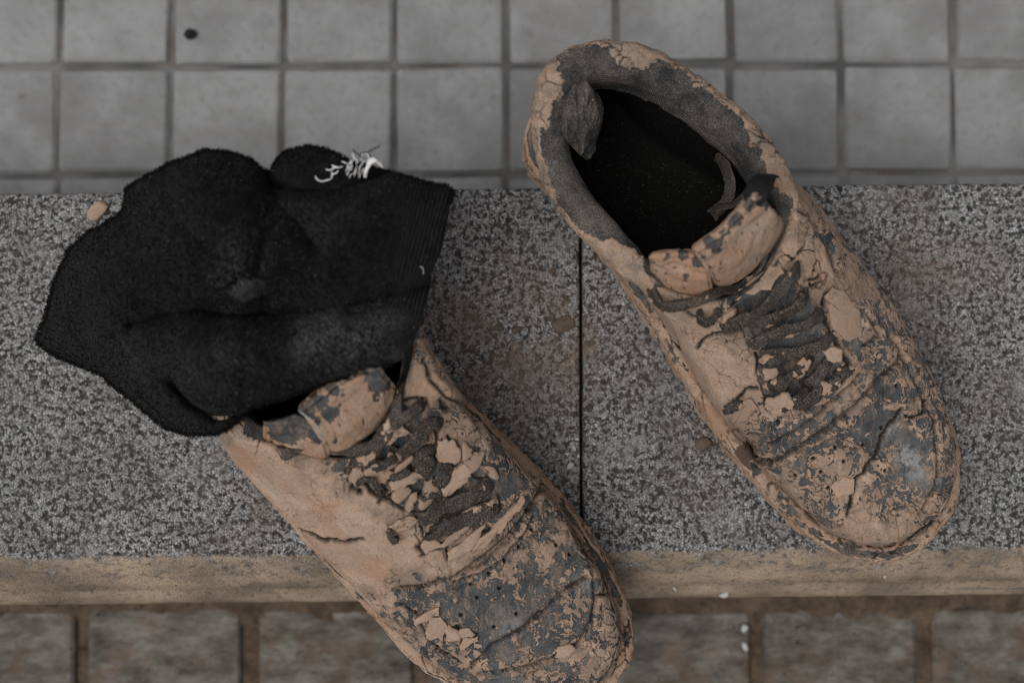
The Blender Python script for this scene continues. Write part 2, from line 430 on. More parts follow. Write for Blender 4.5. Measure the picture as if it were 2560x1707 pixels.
def ground_sheet(name, x0, x1, y0, y1, z, mat):
    o = mesh_obj(name, [(x0, y0, z), (x1, y0, z), (x1, y1, z), (x0, y1, z)], [(0, 1, 2, 3)], mat, smooth=False)
    return o
pav = tag(ground_sheet('pavement', -4000, 4000, KB-1.0, 6000, GZ-0.26, M_JOINT), kind='structure')
road = tag(ground_sheet('road', -4000, 4000, -6000, KB-1.0, GZ-0.45, M_DIRT), kind='structure')

def bevel_block(name, sx, sy, h, bev, mat):
    """block with a chamfered top, centred, its top at z=0 (cm)"""
    V = []; cc = bev*1.1
    for (ix, z) in ((0, -h), (0, -bev), (bev, 0)):
        hx, hy = sx/2-ix, sy/2-ix
        for a, b in ((-hx+cc, -hy), (hx-cc, -hy), (hx, -hy+cc), (hx, hy-cc), (hx-cc, hy), (-hx+cc, hy), (-hx, hy-cc), (-hx, -hy+cc)):
            V.append((a+RNG.normal(0, .03), b+RNG.normal(0, .03), z))
    F = [tuple(range(16, 24))]
    for r in (0, 8):
        for k in range(8): F.append((r+k, r+(k+1) % 8, r+8+(k+1) % 8, r+8+k))
    me = bpy.data.meshes.new(name)
    me.from_pydata((np.array(V)*0.01).tolist(), [], F); me.materials.append(mat); me.update()
    return me
# concrete tile squares
TP = 6.66; TX = 6.78
tx0 = P(708, 100, GZ)[0]; ty0 = P(1280, 163, GZ)[1]   # a joint crossing
tile_me = [bevel_block('paving_tile', TX-0.40+RNG.uniform(-.12, .12), TP-0.40+RNG.uniform(-.12, .12), 1.5, 0.17, M_TILE) for _ in range(9)]
for i in range(-8, 13):
    for j in range(-2, 7):
        o = bpy.data.objects.new('paving_tile', tile_me[int(RNG.integers(9))]); col.objects.link(o)
        x = tx0+(i+.5)*TX; y = ty0+(j+.5)*TP
        a = 0.002
        o.location = ((x + RNG.normal(0, .03))*.01, (y + a*x + RNG.normal(0, .03))*.01, (GZ+RNG.normal(0, .03))*.01)
        o.rotation_euler = (RNG.normal(0, .006), RNG.normal(0, .006), 0.003+RNG.normal(0, .009))
        o.parent = pav
# road pavers, 10 x 20, laid end-on to the kerb
brick_me = [bevel_block('brick', 10-0.95+RNG.uniform(-.1, .1), 19.0, 3, 0.2, M_BRICK) for _ in range(4)]
bx0 = P(205, 1620, GZ)[0]
for i in range(-5, 12):
    for j in range(3):
        o = bpy.data.objects.new('brick', brick_me[int(RNG.integers(4))]); col.objects.link(o)
        o.location = ((bx0+(i+.5)*9.98+RNG.normal(0, .08)+(5 if j % 2 else 0))*.01, (KL-0.6-(j+.5)*20+RNG.normal(0, .08))*.01, (GZ+RNG.normal(0, .05))*.01)
        o.rotation_euler = (RNG.normal(0, .004), RNG.normal(0, .006), 0.004+RNG.normal(0, .006)); o.parent = road
# dirt banked at the kerb foot and washed over the joints
n, m = 700, 26
xs = np.linspace(-75, 75, n); ys = np.linspace(0.6, -4.2, m)
X, Y = np.meshgrid(xs, ys, indexing='ij')
pp = np.stack([X.ravel(), Y.ravel(), 0*X.ravel()], -1)
Z = np.clip(0.55-0.42*(-Y), -1, 1)+0.35*fbm(pp*0.5, 4, 3).reshape(X.shape)+0.12*fbm(pp*2.2, 3, 5).reshape(X.shape)
dv = np.stack([X, Y+KL, np.maximum(Z, -0.8)+GZ], -1)
tag(mesh_obj('dirt', dv.reshape(-1, 3), grid_faces(n, m), M_DIRT), 'brown dirt banked along the foot of the kerb', kind='stuff')

def blob_field(px, blobs):
    f = np.zeros(len(px))
    for x, y, r, v in blobs:
        f += v*np.exp(-((px[:, 0]-x)**2+(px[:, 1]-y)**2)/(r*r))
    return f

# kerb stones
kerb = tag(mesh_obj('kerb', [(-400, KB-.6, -30), (400, KB-.6, -30), (400, KF-2, -30), (-400, KF-2, -30),
                             (-400, KB-.6, -3), (400, KB-.6, -3), (400, KF-2, -3), (-400, KF-2, -3)],
                    [(0, 3, 2, 1), (4, 5, 6, 7), (0, 1, 5, 4), (1, 2, 6, 5), (2, 3, 7, 6), (3, 0, 4, 7)], M_JOINT, smooth=False), kind='structure')
prof = [(KB, -14), (KB, -1.2), (KB-.03, -.35), (KB-.14, -.10), (KB-.38, 0)]
prof += [(y, 0) for y in np.linspace(KB-1, KF+.5, 40)]
prof += [(KF+.12, -.02), (KF-.12, -.12), (KF-.5, -.45), (KF-.9, -.85), (KF-1.3, -1.3), (KF-1.7, -1.8), (KL+1.1, -2.35), (KL+.75, -2.7), (KL+.42, -3.1), (KL+.18, -3.55), (KL+.04, -4.1), (KL, -4.7), (KL+.05, -6), (KL+.1, -14)]
prof = np.array(prof)
def kerb_stone(x0, x1, dens, seed):
    n = int((x1-x0)*dens)
    xs = np.concatenate([[x0], np.linspace(x0+.10, x1-.10, n), [x1]])
    drop = np.zeros(len(xs)); drop[0] = drop[-1] = .10
    g = np.zeros((len(xs), len(prof), 3)); g[..., 0] = xs[:, None]; g[..., 1] = prof[:, 0]; g[..., 2] = prof[:, 1]-drop[:, None]
    p = g.reshape(-1, 3)
    ns = 0.035*fbm(p*2.0, 3, seed)+0.05*fbm(p*0.25, 2, seed+1)
    g[..., 2] += ns.reshape(g.shape[:2])
    g[..., 1] += (0.05*fbm(p*1.4, 3, seed+5)).reshape(g.shape[:2])*np.array([1 if k < 6 or k > 44 else 0 for k in range(len(prof))])
    jn = np.stack([prof[:, 0]*1.1, prof[:, 1]*1.1, 0*prof[:, 0]+seed], -1); jw = .05*fbm(jn, 4, seed+6, .65)
    g[0, :, 0] += np.abs(jw)*1.0; g[-1, :, 0] -= np.abs(jw)*1.0
    chf = (prof[:, 0] < KF-.05).astype(float); dep = np.tile(chf, (len(xs), 1))
    dep = np.where((prof[:, 0] < KF+.35) & (prof[:, 0] >= KF-.05), .35, dep)
    dep = np.where((prof[:, 0] < KF-.05) & (prof[:, 0] > KF-1.0), .36, dep)
    dep = np.where((prof[:, 0] <= KF-1.0) & (prof[:, 0] > KF-1.8), .52, dep)
    g[..., 1] += KROT*g[..., 0]
    V = g.reshape(-1, 3); m = len(prof); nx = len(xs)
    F = [tuple(q) for q in grid_faces(nx, m)]
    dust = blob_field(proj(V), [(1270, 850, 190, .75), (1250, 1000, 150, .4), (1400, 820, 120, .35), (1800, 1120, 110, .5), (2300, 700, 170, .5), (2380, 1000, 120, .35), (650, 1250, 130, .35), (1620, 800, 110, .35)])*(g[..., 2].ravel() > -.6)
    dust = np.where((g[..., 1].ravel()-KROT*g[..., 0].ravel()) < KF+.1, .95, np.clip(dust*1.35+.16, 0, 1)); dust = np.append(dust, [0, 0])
    V = np.vstack([V, [(x0, (KB+KF)/2, -12), (x1, (KB+KF)/2, -12)]]); dep = np.append(dep.ravel(), [0, 0])
    for k in range(m-1):
        F.append((k, k+1, nx*m)); F.append(((nx-1)*m+k+1, (nx-1)*m+k, nx*m+1))
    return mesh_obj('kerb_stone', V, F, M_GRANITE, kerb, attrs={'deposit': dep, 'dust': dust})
GAP = .085
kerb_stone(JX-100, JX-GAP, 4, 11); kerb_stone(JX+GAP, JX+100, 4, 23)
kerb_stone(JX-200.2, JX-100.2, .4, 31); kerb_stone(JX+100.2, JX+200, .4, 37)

# ------------------------------------------------------------------ shoes
K = 20
NT_, NR_ = 1000, 430
_kk = np.linspace(0, K, 4001)
_w = np.where((_kk > 4.6) & (_kk < 15.6), 2.0, 0.7); _cw = np.concatenate([[0], np.cumsum(_w[:-1])]); _cw /= _cw[-1]
TH = np.interp(np.arange(NT_)/NT_, _cw, _kk)

def build_shoe(label, d):
    rim = np.array([P(x, y, 0.8) for x, y in d['rim']])          # widest edge of the sole
    thr = np.array([P(x, y, z) for (x, y), z in zip(d['throat'], d['throat_z'])])
    cen_rim = rim.mean(0)
    root = empty('shoe', (cen_rim[0], cen_rim[1], 0)); tag(root, label, 'shoe', None)
    # smooth rings
    rimS = pspline(rim, TH); thrS = pspline(thr, TH)
    _t = np.roll(rimS, -1, 0)-np.roll(rimS, 1, 0); _o = np.stack([_t[:, 1], -_t[:, 0], 0*_t[:, 0]], -1); _o /= np.linalg.norm(_o, axis=1, keepdims=True)
    if np.mean(np.sum(_o*(rimS-cen_rim), 1)) < 0: _o = -_o
    rimS = rimS-_o*(.12+.22*np.exp(-((TH-12.6)/2.0)**2))[:, None]
    tan = np.roll(rimS, -1, 0)-np.roll(rimS, 1, 0)
    out = np.stack([tan[:, 1], -tan[:, 0], 0*tan[:, 0]], -1); out /= np.linalg.norm(out, axis=1, keepdims=True)
    if np.mean(np.sum(out*(rimS-cen_rim), 1)) < 0: out = -out
    def ring(off, z): 
        r = rimS + out*off; r = r.copy(); r[:, 2] = z; return r
    # ---- sole: foxing band with a welt edge
    ctrl = np.stack([ring(-.9, .02), ring(-.25, .02), ring(-.05, .25), ring(0, .9), ring(-.06, 1.7), ring(-.05, 2.3), ring(-.22, 2.50), ring(-.62, 2.45), ring(-1.0, 1.8)])
    nr = 60
    g = bspline_clamped(ctrl, nr).transpose(1, 0, 2)
    p = g.reshape(-1, 3); px = proj(p)
    nrm = grid_normals(g, True).reshape(-1, 3)
    if np.mean(np.sum(nrm.reshape(g.shape)[:, 30]*out, 1)) < 0: nrm = -nrm
    lum = fbm(p*0.9, 4, d['seed'])*.16 + fbm(p*3.1, 4, d['seed']+3, .6)*.13
    along = np.repeat(np.concatenate([[0], np.cumsum(np.linalg.norm(np.diff(rimS, axis=0), axis=1))]), nr)
    pa = np.stack([along*.55, p[:, 2]*2.4, np.tile(np.linspace(0, 4, nr), NT_)], -1)
    mudv = np.clip(.66 + .5*fbm(pa, 4, d['seed']+7) + .35*fbm(pa*3.1, 4, d['seed']+8) + blob_field(px, d.get('sole_blobs', [])), 0, 1)
    lay = np.abs(((p[:, 2]-.1*fbm(p*.5, 2, 3))*2.2) % 1-.5)      # caked layers along the band
    mudv = np.clip(mudv-(lay < .07)*.35, 0, 1)
    f1, f2, _c = voro(pa*.9, d['seed']+9); scrk = sstep(.06, .015, f2-f1)*sstep(-.1, .25, fbm(p*.5, 3, d['seed']+4))
    disp = lum + .09*sstep(.4, .6, mudv) - .10*scrk
    disp *= sstep(.05, .5, p[:, 2])                                # stay flat on the ground
    q = p + nrm*disp[:, None]; q[:, 2] = np.maximum(q[:, 2], .015)
    f = grid_faces(NT_, nr, True)
    nv = len(q)
    cb = np.array([[cen_rim[0], cen_rim[1], .02]])
    sole = mesh_obj('sole', q, f, M_SOLE, root, attrs={'mud': mudv, 'crack': scrk*.9, 'scuff': np.zeros(nv), 'tone': .4*sstep(-.1, .5, fbm(p*.8, 3, 77))})
    # ---- upper: from the feather line over the vamp to the collar and throat
    toe_ = np.exp(-((TH-10)/3.2)**2); W = rimS - out*(.55+.34*toe_)[:, None]; W = W.copy(); W[:, 2] = 2.1; T = thrS
    inw = T-W; inw[:, 2] = 0; D = np.linalg.norm(inw, axis=1, keepdims=True); inw = inw/(D+1e-6)
    zs = np.interp(TH, np.arange(K+1), d['shoulder'] + d['shoulder'][:1])[:, None]       # shoulder heights
    rear = np.clip(1-(D-3.0)/5.0, 0, 1)                                                  # 1 at the heel, 0 over the vamp
    a = np.minimum(D*.30, 2.1)
    zT = T[:, 2:3]
    def pt(dist, z, o=0.0):
        r = W + inw*dist + out*o; r = r.copy(); r[:, 2] = z[:, 0]; return r
    one_ = np.ones_like(D)
    c = [pt(0*D, 2.2*one_), pt(-.05*one_, 2.8*one_), pt(.05*a, 2.2+(zs-2.2)*.55, .10), pt(.30*a, 2.2+(zs-2.2)*.86, .12), pt(a, zs)]
    for fr in (.22, .42, .62, .80, .92):
        dd = a+(D-a)*fr
        zz = zs+(zT-zs)*(fr*rear+(1-rear)*(fr**1.25))
        c.append(pt(dd, zz))
    c.append(T.copy()); e = T - out*.25; e[:, 2] -= .5; c.append(e)
    g = bspline_clamped(np.stack(c), NR_).transpose(1, 0, 2)
    # even spacing along each path
    L = np.concatenate([np.zeros((NT_, 1)), np.cumsum(np.linalg.norm(np.diff(g, axis=1), axis=2), 1)], 1); L /= L[:, -1:]
    uu = np.linspace(0, 1, NR_)
    for i in range(NT_):
        for k in range(3): g[i, :, k] = np.interp(uu, L[i], g[i, :, k])
    nrm = grid_normals(g, True)
    if nrm[:, NR_//2, 2].mean() < 0: nrm = -nrm
    p = g.reshape(-1, 3); nv = nrm.reshape(-1, 3); px = proj(p); rr = np.tile(uu, NT_)
    S = d['seed']
    # coarse form: sag, creases, throat channel
    disp = .10*fbm(p*.35, 3, S+1) + .035*fbm(p*1.4, 3, S+2)
    vamp = 1-np.repeat(rear[:, 0], NR_)
    ch = seg_dist(px, d['channel']); disp -= .55*np.exp(-(ch/62)**4)*sstep(.99, .9, rr)
    for line, w, dep in d['grooves']:
        dd = seg_dist(px + 5*np.stack([fbm(p*1.2, 3, 5), fbm(p*1.2, 3, 6)], -1), line); disp -= dep*np.exp(-(dd/w)**2)
        disp += .07*np.exp(-((dd-2.4*w)/(1.3*w))**2)
    # mud cover
    warp = np.stack([fbm(p*.9, 3, S+21), fbm(p*.9, 3, S+22), fbm(p*.9, 3, S+23)], -1)
    pw = p + warp*.5 + .12*np.stack([fbm(p*3.3, 3, S+28), fbm(p*3.3, 3, S+29), fbm(p*3.3, 3, S+30)], -1)
    cov = d['cover'] + blob_field(px+11*np.stack([fbm(p*1.7, 3, S+24), fbm(p*1.7, 3, S+25)], -1), [(x, y, r, v if v > .45 else (v*.72 if v > 0 else v*.5)) for x, y, r, v in d['blobs']]) - .45*np.exp(-(ch/50)**4)
    inz = in_poly(px+10*np.stack([fbm(p*1.3, 3, S+26), fbm(p*1.3, 3, S+27)], -1), d['lace_zone'])
    cov = cov - d['lace_dark']*inz
    disp -= .11*inz
    zl = d['lace_zone']+d['lace_zone'][:1]; zd = seg_dist(px+12*np.stack([fbm(p*1.3, 3, S+26), fbm(p*1.3, 3, S+27)], -1), zl)
    zcrk = np.exp(-(zd/4.5)**2)*sstep(-.15, .15, fbm(p*1.1, 3, S+36))
    n1 = fbm(pw*.75, 4, S+11); n2 = fbm(pw*2.6, 4, S+12, .6); n3 = fbm(pw*np.array([4.2, 5.5, 5]), 3, S+13, .65)
    vein = np.maximum(sstep(.10, .03, np.abs(fbm(pw*1.5, 4, S+14))), sstep(.08, .02, np.abs(fbm(pw*2.7, 3, S+15))))
    raw = cov + .30*n1 + .52*n2 + .32*n3 + .20*vein
    full = sstep(.95, 1.15, cov)                                  # thick smooth coat
    mudv = sstep(.40, .56, raw); mudv = np.maximum(mudv, full*sstep(-.75, -.5, n1+.6*n2+.35*full))
    # cracks
    f1, f2, cid = voro(pw*.62, S+31); e1 = f2-f1
    f1b, f2b, cidb = voro(pw*1.7, S+32); e2 = f2b-f1b
    cz = sstep(.0, .35, fbm(p*.33, 3, S+33)+.25*(1-full)-.08)
    crack = np.maximum(sstep(.045, .012, e1)*cz*(.25+.75*full), .85*sstep(.05, .015, e2)*sstep(.05, .35, fbm(p*.6, 3, S+34))*(1-.8*full))
    crk2 = np.zeros(len(p))
    wob = 6*np.stack([fbm(p*2.2, 4, 15, .6), fbm(p*2.2, 4, 16, .6)], -1)
    for line, w in d['cracks']:
        dd = seg_dist(px+wob*1.5, line); crk2 = np.maximum(crk2, np.exp(-(dd/(w*1.25))**2))
    for x, y in d['holes']:
        dd = np.hypot(px[:, 0]-x, px[:, 1]-y); crk2 = np.maximum(crk2, sstep(5.5, 3.5, dd))  # the darkness of each hole's depth is painted in through this mask
    crack = np.maximum(np.maximum(crack*mudv, crk2), .9*zcrk)
    for line, w, dep in d['grooves']:
        crack = np.maximum(crack, .75*np.exp(-(seg_dist(px+wob, line)/(w*.55))**2)*sstep(-.25, .2, n2+.25))
    th = mudv*(.045+.05*full+.03*n1+.03*fbm(p*5, 3, S+41)) + .03*(1-mudv)*fbm(p*4, 3, S+42)
    th += .03*mudv*(1-full)*(cidb-.3)
    disp += th - .20*crack
    edge = sstep(0, .06, rr)*sstep(1, .97, rr)
    q = p + nv*(disp*edge)[:, None]
    tone = .45*sstep(.12, .5, fbm(p*.45, 3, S+51))*full
    upper = mesh_obj('upper', q, grid_faces(NT_, NR_, True), M_UPPER, root, attrs={'mud': mudv, 'crack': np.clip(crack, 0, 1), 'tone': tone, 'scuff': blob_field(px, d.get('scuff', [])), 'thin': 1-full})
    # ---- collar: padded roll round the opening
    n2_ = 46
    outc = np.roll(thrS, -1, 0)-np.roll(thrS, 1, 0); outc = np.stack([outc[:, 1], -outc[:, 0], 0*outc[:, 0]], -1)
    outc /= np.linalg.norm(outc, axis=1, keepdims=True)
    if np.mean(np.sum(outc*(thrS-thrS.mean(0)), 1)) < 0: outc = -outc
    cw = np.interp(TH, np.arange(K+1), d['collar_w'] + d['collar_w'][:1])
    ct = np.interp(TH, np.arange(K+1), d['collar_t'] + d['collar_t'][:1])
    def cr(o, z): 
        r = thrS + outc*(np.asarray(o)[:, None] if np.ndim(o) else o); r = r.copy(); r[:, 2] = thrS[:, 2]+z; return r
    o1 = np.ones(NT_)
    ctrl = np.stack([cr(-.1*o1, -.9), cr(.10*o1, -.3), cr(.06*o1, .15*ct/.5), cr(-.15*cw, .95*ct), cr(-.5*cw, 1.25*ct), cr(-.85*cw, .85*ct), cr(-1.05*cw, .0*ct), cr(-1.12*cw, -1.2*o1), cr(-1.05*cw, -2.6*o1)])
    g = bspline_clamped(ctrl, n2_).transpose(1, 0, 2)
    p = g.reshape(-1, 3); px = proj(p); nrm = grid_normals(g, True)
    if nrm[:, n2_//2, 2].mean() < 0: nrm = -nrm
    nv = nrm.reshape(-1, 3); tt = np.tile(np.linspace(0, 1, n2_), NT_)
    cm = 1.10-1.9*tt + .5*fbm(p*.7, 4, S+61) + .5*fbm(p*2.4, 4, S+62, .65) + blob_field(px, d.get('collar_blobs', []))
    mudv = sstep(.35, .55, cm)
    f1, f2, cid = voro(p*1.3, S+63)
    crk = sstep(.07, .02, f2-f1)*mudv*sstep(-.1, .2, fbm(p*.5, 2, S+64))
    disp = .16*fbm(p*.6, 4, S+65) + .05*fbm(p*2.2, 3, S+67) + mudv*(.10+.11*fbm(p*3, 4, S+66, .65)) - .06*crk
    arc = np.repeat(np.concatenate([[0], np.cumsum(np.linalg.norm(np.diff(thrS, axis=0), axis=1))]), n2_)
    q = p+nv*disp[:, None]
    mesh_obj('collar', q, grid_faces(NT_, n2_, True), M_COLLAR, root,
             attrs={'mud': mudv, 'crack': crk, 'cu': arc, 'cv': tt*4.2})
    # ---- dark lining down to the insole
    sub = slice(0, NT_, 5); NS = NT_//5
    inner = (thrS-outc*(1.0*cw)[:, None])[sub].copy(); inner[:, 2] = thrS[sub, 2]-1.5
    wall = (rimS-out*1.35)[sub].copy()
    isb = wall.copy(); isb[:, 2] = 2.7
    mid = .5*inner+.5*wall; mid[:, 2] = .5*inner[:, 2]+.5*4.2
    cenp = np.repeat(inner.mean(0)[None], NS, 0); cenp[:, 2] = 2.6
    ctrl = np.stack([inner, .75*inner+.25*mid, mid, isb+[0, 0, 1.2], isb, .75*isb+.25*cenp, .4*isb+.6*cenp, cenp])
    ctrl[1:3] += 0
    g = bspline_clamped(ctrl, 34).transpose(1, 0, 2)
    p = g.reshape(-1, 3); g2 = p + (.10*fbm(p*.8, 3, S+71))[:, None]*np.array([0, 0, 1.0])
    mesh_obj('lining', g2, grid_faces(NS, 34, True), M_LINING, root)
    # coarse surface for laying things on
    st = 3
    gi = np.arange(NT_*NR_).reshape(NT_, NR_)[::st, ::st]; gv = upper_q = None
    me = upper.data; co = np.empty(len(me.vertices)*3, np.float32); me.vertices.foreach_get('co', co)
    co = co.reshape(NT_, NR_, 3)[::st, ::st]*100
    bv = BVHTree.FromPolygons([tuple(v) for v in co.reshape(-1, 3)], [tuple(int(k) for k in fc) for fc in grid_faces(co.shape[0], co.shape[1], True)])
    return root, bv

def hit(bv, x, y, default=8.0):
    d = FWD + RIGHT*((x-1280.0)/FPX) + UP*((853.5-y)/FPX)
    loc, nor, idx, dist = bv.ray_cast(Vector(CAM), Vector(d).normalized())
    if loc is None:
        return P(x, y, default), np.array([0, 0, 1.0])
    n = np.array(nor); 
    if n[2] < 0: n = -n
    return np.array(loc), n

def ribbon(name, root, bv, pts, width, mat, lift=.22, thick=.17, n=70, arch=.12, seed=0, cover=.42, zpts=None, nrm=(.1, -.1, 1.0)):
    """flat woven strip lying on the surface below it"""
    dens = crom([(x, y, 0) for x, y in pts], 24)
    if zpts is None:
        H = [hit(bv, x, y) for x, y, _ in dens]; c = np.array([h[0] for h in H]); nn = np.array([h[1] for h in H])
    else:
        zz = crom([(z, 0, 0) for z in zpts], 24)[:, 0]
        c = np.array([P(x, y, z) for (x, y, _), z in zip(dens, zz)]); nn = np.tile(np.array(nrm, float), (24, 1))
    for _ in range(3):
        c[1:-1] = .25*c[:-2]+.5*c[1:-1]+.25*c[2:]; nn[1:-1] = .25*nn[:-2]+.5*nn[1:-1]+.25*nn[2:]
    c = crom(c, n); nn = crom(nn, n); nn /= np.linalg.norm(nn, axis=1, keepdims=True)
    s = np.linspace(0, 1, n); prof_ = np.clip(np.minimum(s, 1-s)*6, 0, 1)**.5
    c = c + nn*(lift+arch*np.sin(np.pi*s)-(.75 if zpts is None else 0)*(1-prof_))[:, None]
    tg = np.gradient(c, axis=0); tg /= np.linalg.norm(tg, axis=1, keepdims=True)
    sd = np.cross(tg, nn); sd /= np.linalg.norm(sd, axis=1, keepdims=True); up = np.cross(sd, tg)
    m = 28; a = np.linspace(0, 2*np.pi, m, endpoint=False)
    ex = np.sign(np.cos(a))*np.abs(np.cos(a))**.7; ez = np.sign(np.sin(a))*np.abs(np.sin(a))**.7
    wv = width/2*(.92+.26*fbm(np.stack([s*7, 0*s+seed, 0*s], -1), 3, seed))
    g = c[:, None]+sd[:, None]*(wv[:, None]*ex)[..., None]+up[:, None]*(thick/2*ez)[..., None]
    p = g.reshape(-1, 3); nv = np.cross(np.gradient(g, axis=0), np.roll(g, -1, 1)-np.roll(g, 1, 1)).reshape(-1, 3)
    nv /= np.linalg.norm(nv, axis=1, keepdims=True)+1e-9
    if np.mean(np.sum(nv*(p-np.repeat(c, m, 0)), 1)) < 0: nv = -nv
    raw = cover+.5*fbm(p*.9, 3, seed+5)+.35*fbm(p*3, 3, seed+6)
    mudv = sstep(.42, .55, raw)
    q = p+nv*(.07*mudv+.06*fbm(p*4, 3, seed+9))[:, None]
    f = grid_faces(n, m, False, True)
    V = np.vstack([q, c[:1], c[-1:]]); F = [tuple(x) for x in f]
    for k in range(m):
        F.append((k, (k+1) % m, n*m)); F.append(((n-1)*m+(k+1) % m, (n-1)*m+k, n*m+1))
    at = {'mud': np.append(mudv, [0, 0]), 'crack': np.zeros(n*m+2), 'tone': np.zeros(n*m+2), 'scuff': np.zeros(n*m+2)}
    return mesh_obj(name, V, F, mat, root, attrs=at)

def flake(root, bv, poly, lift, thick, seed, tilt=.0):
    """one plate of dried mud, cracked loose along its outline"""
    poly = np.array(poly, float); rng = np.random.default_rng(seed)
    poly = poly.mean(0)+(poly-poly.mean(0))*1.10; lift = lift*.72
    pts = []
    for a, b in zip(poly, np.roll(poly, -1, 0)):
        L = np.linalg.norm(b-a); k = max(2, int(L/9))
        for t in np.linspace(0, 1, k, endpoint=False):
            pts.append(a+(b-a)*t+rng.normal(0, 2.3, 2))
    pts = np.array(pts); c = pts.mean(0)
    H = [hit(bv, *q) for q in pts]; hc = hit(bv, *c)
    base = np.array([h[0] for h in H]); nn = np.array([h[1] for h in H]).mean(0); nn /= np.linalg.norm(nn)
    # keep to a fitted plane plus a little of the real surface
    A = np.c_[base[:, :2], np.ones(len(base))]; co, *_ = np.linalg.lstsq(A, base[:, 2], rcond=None)
    base[:, 2] = .88*(A @ co)+.12*base[:, 2]
    cc = base.mean(0)
    tl = rng.normal(0, 1, 3); tl[2] = 0; tl = tl/np.linalg.norm(tl)*tilt
    top = base + nn*(lift+thick) + ((base-cc) @ tl)[:, None]*nn
    top2 = cc+(top-cc)*.94 + nn*(.025+(lift+thick)*.06)
    mid = cc+nn*(lift+thick)*.5+(top-cc)*.5+nn*(.03+rng.normal(0, .008, (len(pts), 1)))
    bot = base + nn*(lift-.12) + ((base-cc) @ tl)[:, None]*nn*.5
    n = len(pts)
    V = np.vstack([bot, top, top2, mid, [cc+nn*(lift+thick+.05)]])
    F = []
    for k in range(n):
        k1 = (k+1) % n
        for r in (0, 1, 2): F.append((r*n+k, r*n+k1, (r+1)*n+k1, (r+1)*n+k))
        F.append((3*n+k, 3*n+k1, 4*n))
    o = mesh_obj('mud_flake', V, F, M_MUD, root, smooth=True)
    sm = np.tile([False, True, True, True], n); o.data.polygons.foreach_set('use_smooth', sm)
    return o

def pad(name, root, rows, mat, seed, cover, blobs=(), n=150, m=80, tone=0.0, cr=(), crease=0.0):
    """padded flap lofted through rows of (points, heights)"""
    C = np.stack([crom([P(x, y, z) for (x, y), z in zip(pts, zs)], n) for pts, zs in rows])
    g = bspline_clamped(C, m).transpose(1, 0, 2)
    nrm = grid_normals(g)
    if nrm[..., 2].mean() < 0: nrm = -nrm
    p = g.reshape(-1, 3); nv = nrm.reshape(-1, 3); px = proj(p)
    n1 = fbm(p*.8, 4, seed); n2 = fbm(p*3, 3, seed+1)
    raw = cover+.30*n1+.38*n2+.22*fbm(p*7, 2, seed+4)+blob_field(px+9*np.stack([fbm(p*2, 3, seed+5), fbm(p*2, 3, seed+6)], -1), blobs)
    mudv = sstep(.4, .52, raw)
    crack = .9*sstep(.46, .60, fbm(p*np.array([3.0, 6.0, 4.0]), 3, seed+2))*mudv
    for line, w in cr: crack = np.maximum(crack, np.exp(-(seg_dist(px, line)/w)**2))
    disp = .07*fbm(p*.6, 3, seed+3)+mudv*(.07+.05*n2)-.06*crack
    # round the side edges off
    s = np.linspace(-1, 1, n); rnd = -(.16*np.abs(s)**16)
    disp = disp + crease*(1-np.abs(fbm(p*np.array([1.7, .8, .8]), 3, seed+8))*3.0)
    if name == 'tongue':
        vv = np.tile(np.linspace(0, 1, m), n); ss = np.repeat(np.abs(s), m)
        wl_ = np.exp(-((vv-.40)/.012)**2)*(ss < .9)+np.exp(-((ss-.90)/.012)**2)*(vv < .40)
        disp = disp-.07*wl_+.05*np.exp(-((vv-.45)/.03)**2); crack = np.maximum(crack, .75*wl_*(n2 > -.25))
        disp = disp+.035*np.sin(vv*46+4*n1)*(vv < .4)
    U_, V_ = np.meshgrid(np.linspace(0, 4, n), np.linspace(0, 3, m), indexing='ij')
    g2 = p+nv*(disp+np.repeat(rnd, m))[:, None]
    return mesh_obj(name, g2, grid_faces(n, m), mat, root, attrs={'mud': mudv, 'crack': crack, 'tone': np.clip(tone*(.5+n1), 0, 1), 'cu': U_.ravel(), 'cv': V_.ravel(), 'scuff': np.zeros(n*m)})

def rear_rim(heel, axis_px, half, n_pts):
    """heel half of the sole outline: source-pixel points from k=0 leftwards and rightwards"""
    ax = np.array(axis_px, float); ax /= np.linalg.norm(ax); nl = np.array([-ax[1], ax[0]])
    h = np.array(heel, float)
    prof_ = [(0, 0), (.10, .62), (.38, .90), (.75, .99), (1.15, 1.03)]
    left = [h+ax*u*half*1.9+nl*v*half for u, v in prof_]
    right = [h+ax*u*half*1.9-nl*v*half for u, v in prof_]
    return [tuple(q) for q in left], [tuple(q) for q in right[1:]]

SHO = [7.6, 7.2, 6.8, 6.6, 6.4, 6.4, 6.3, 6.0, 5.5, 5.2, 5.0, 5.2, 5.5, 6.0, 6.3, 6.4, 6.4, 6.6, 6.8, 7.2]
# ---- the shoe that stands open
lft, rgt = rear_rim(one(z0, 1270, 215), (0.60, 0.80), 190, 5)
rimR = lft[:5] + z0([(1462, 715), (1545, 850), (1640, 1005), (1770, 1160), (1895, 1262), (2050, 1284), (2163, 1200), (2197, 1050), (2135, 860), (2035, 700)])
rimR += z0([(1915, 560)]) + rgt[::-1]
rimR[4] = one(z0, 1392, 610); rimR[3] = one(z0, 1305, 500); rimR[16] = one(z0, 1800, 450)
thrR = z1([(285, 250), (205, 420), (195, 640), (270, 930), (470, 1200), (680, 1400), (860, 1490), (1040, 1545), (1180, 1570), (1270, 1570), (1350, 1545), (1430, 1495), (1510, 1410), (1590, 1260), (1650, 1080), (1615, 890), (1440, 610), (1130, 350), (800, 165), (500, 140)])
thrRz = [9.8, 9.6, 9.3, 9.0, 8.9, 9.0, 9.2, 9.4, 9.5, 9.5, 9.5, 9.5, 9.5, 9.6, 9.6, 9.4, 9.0, 9.0, 9.3, 9.6]
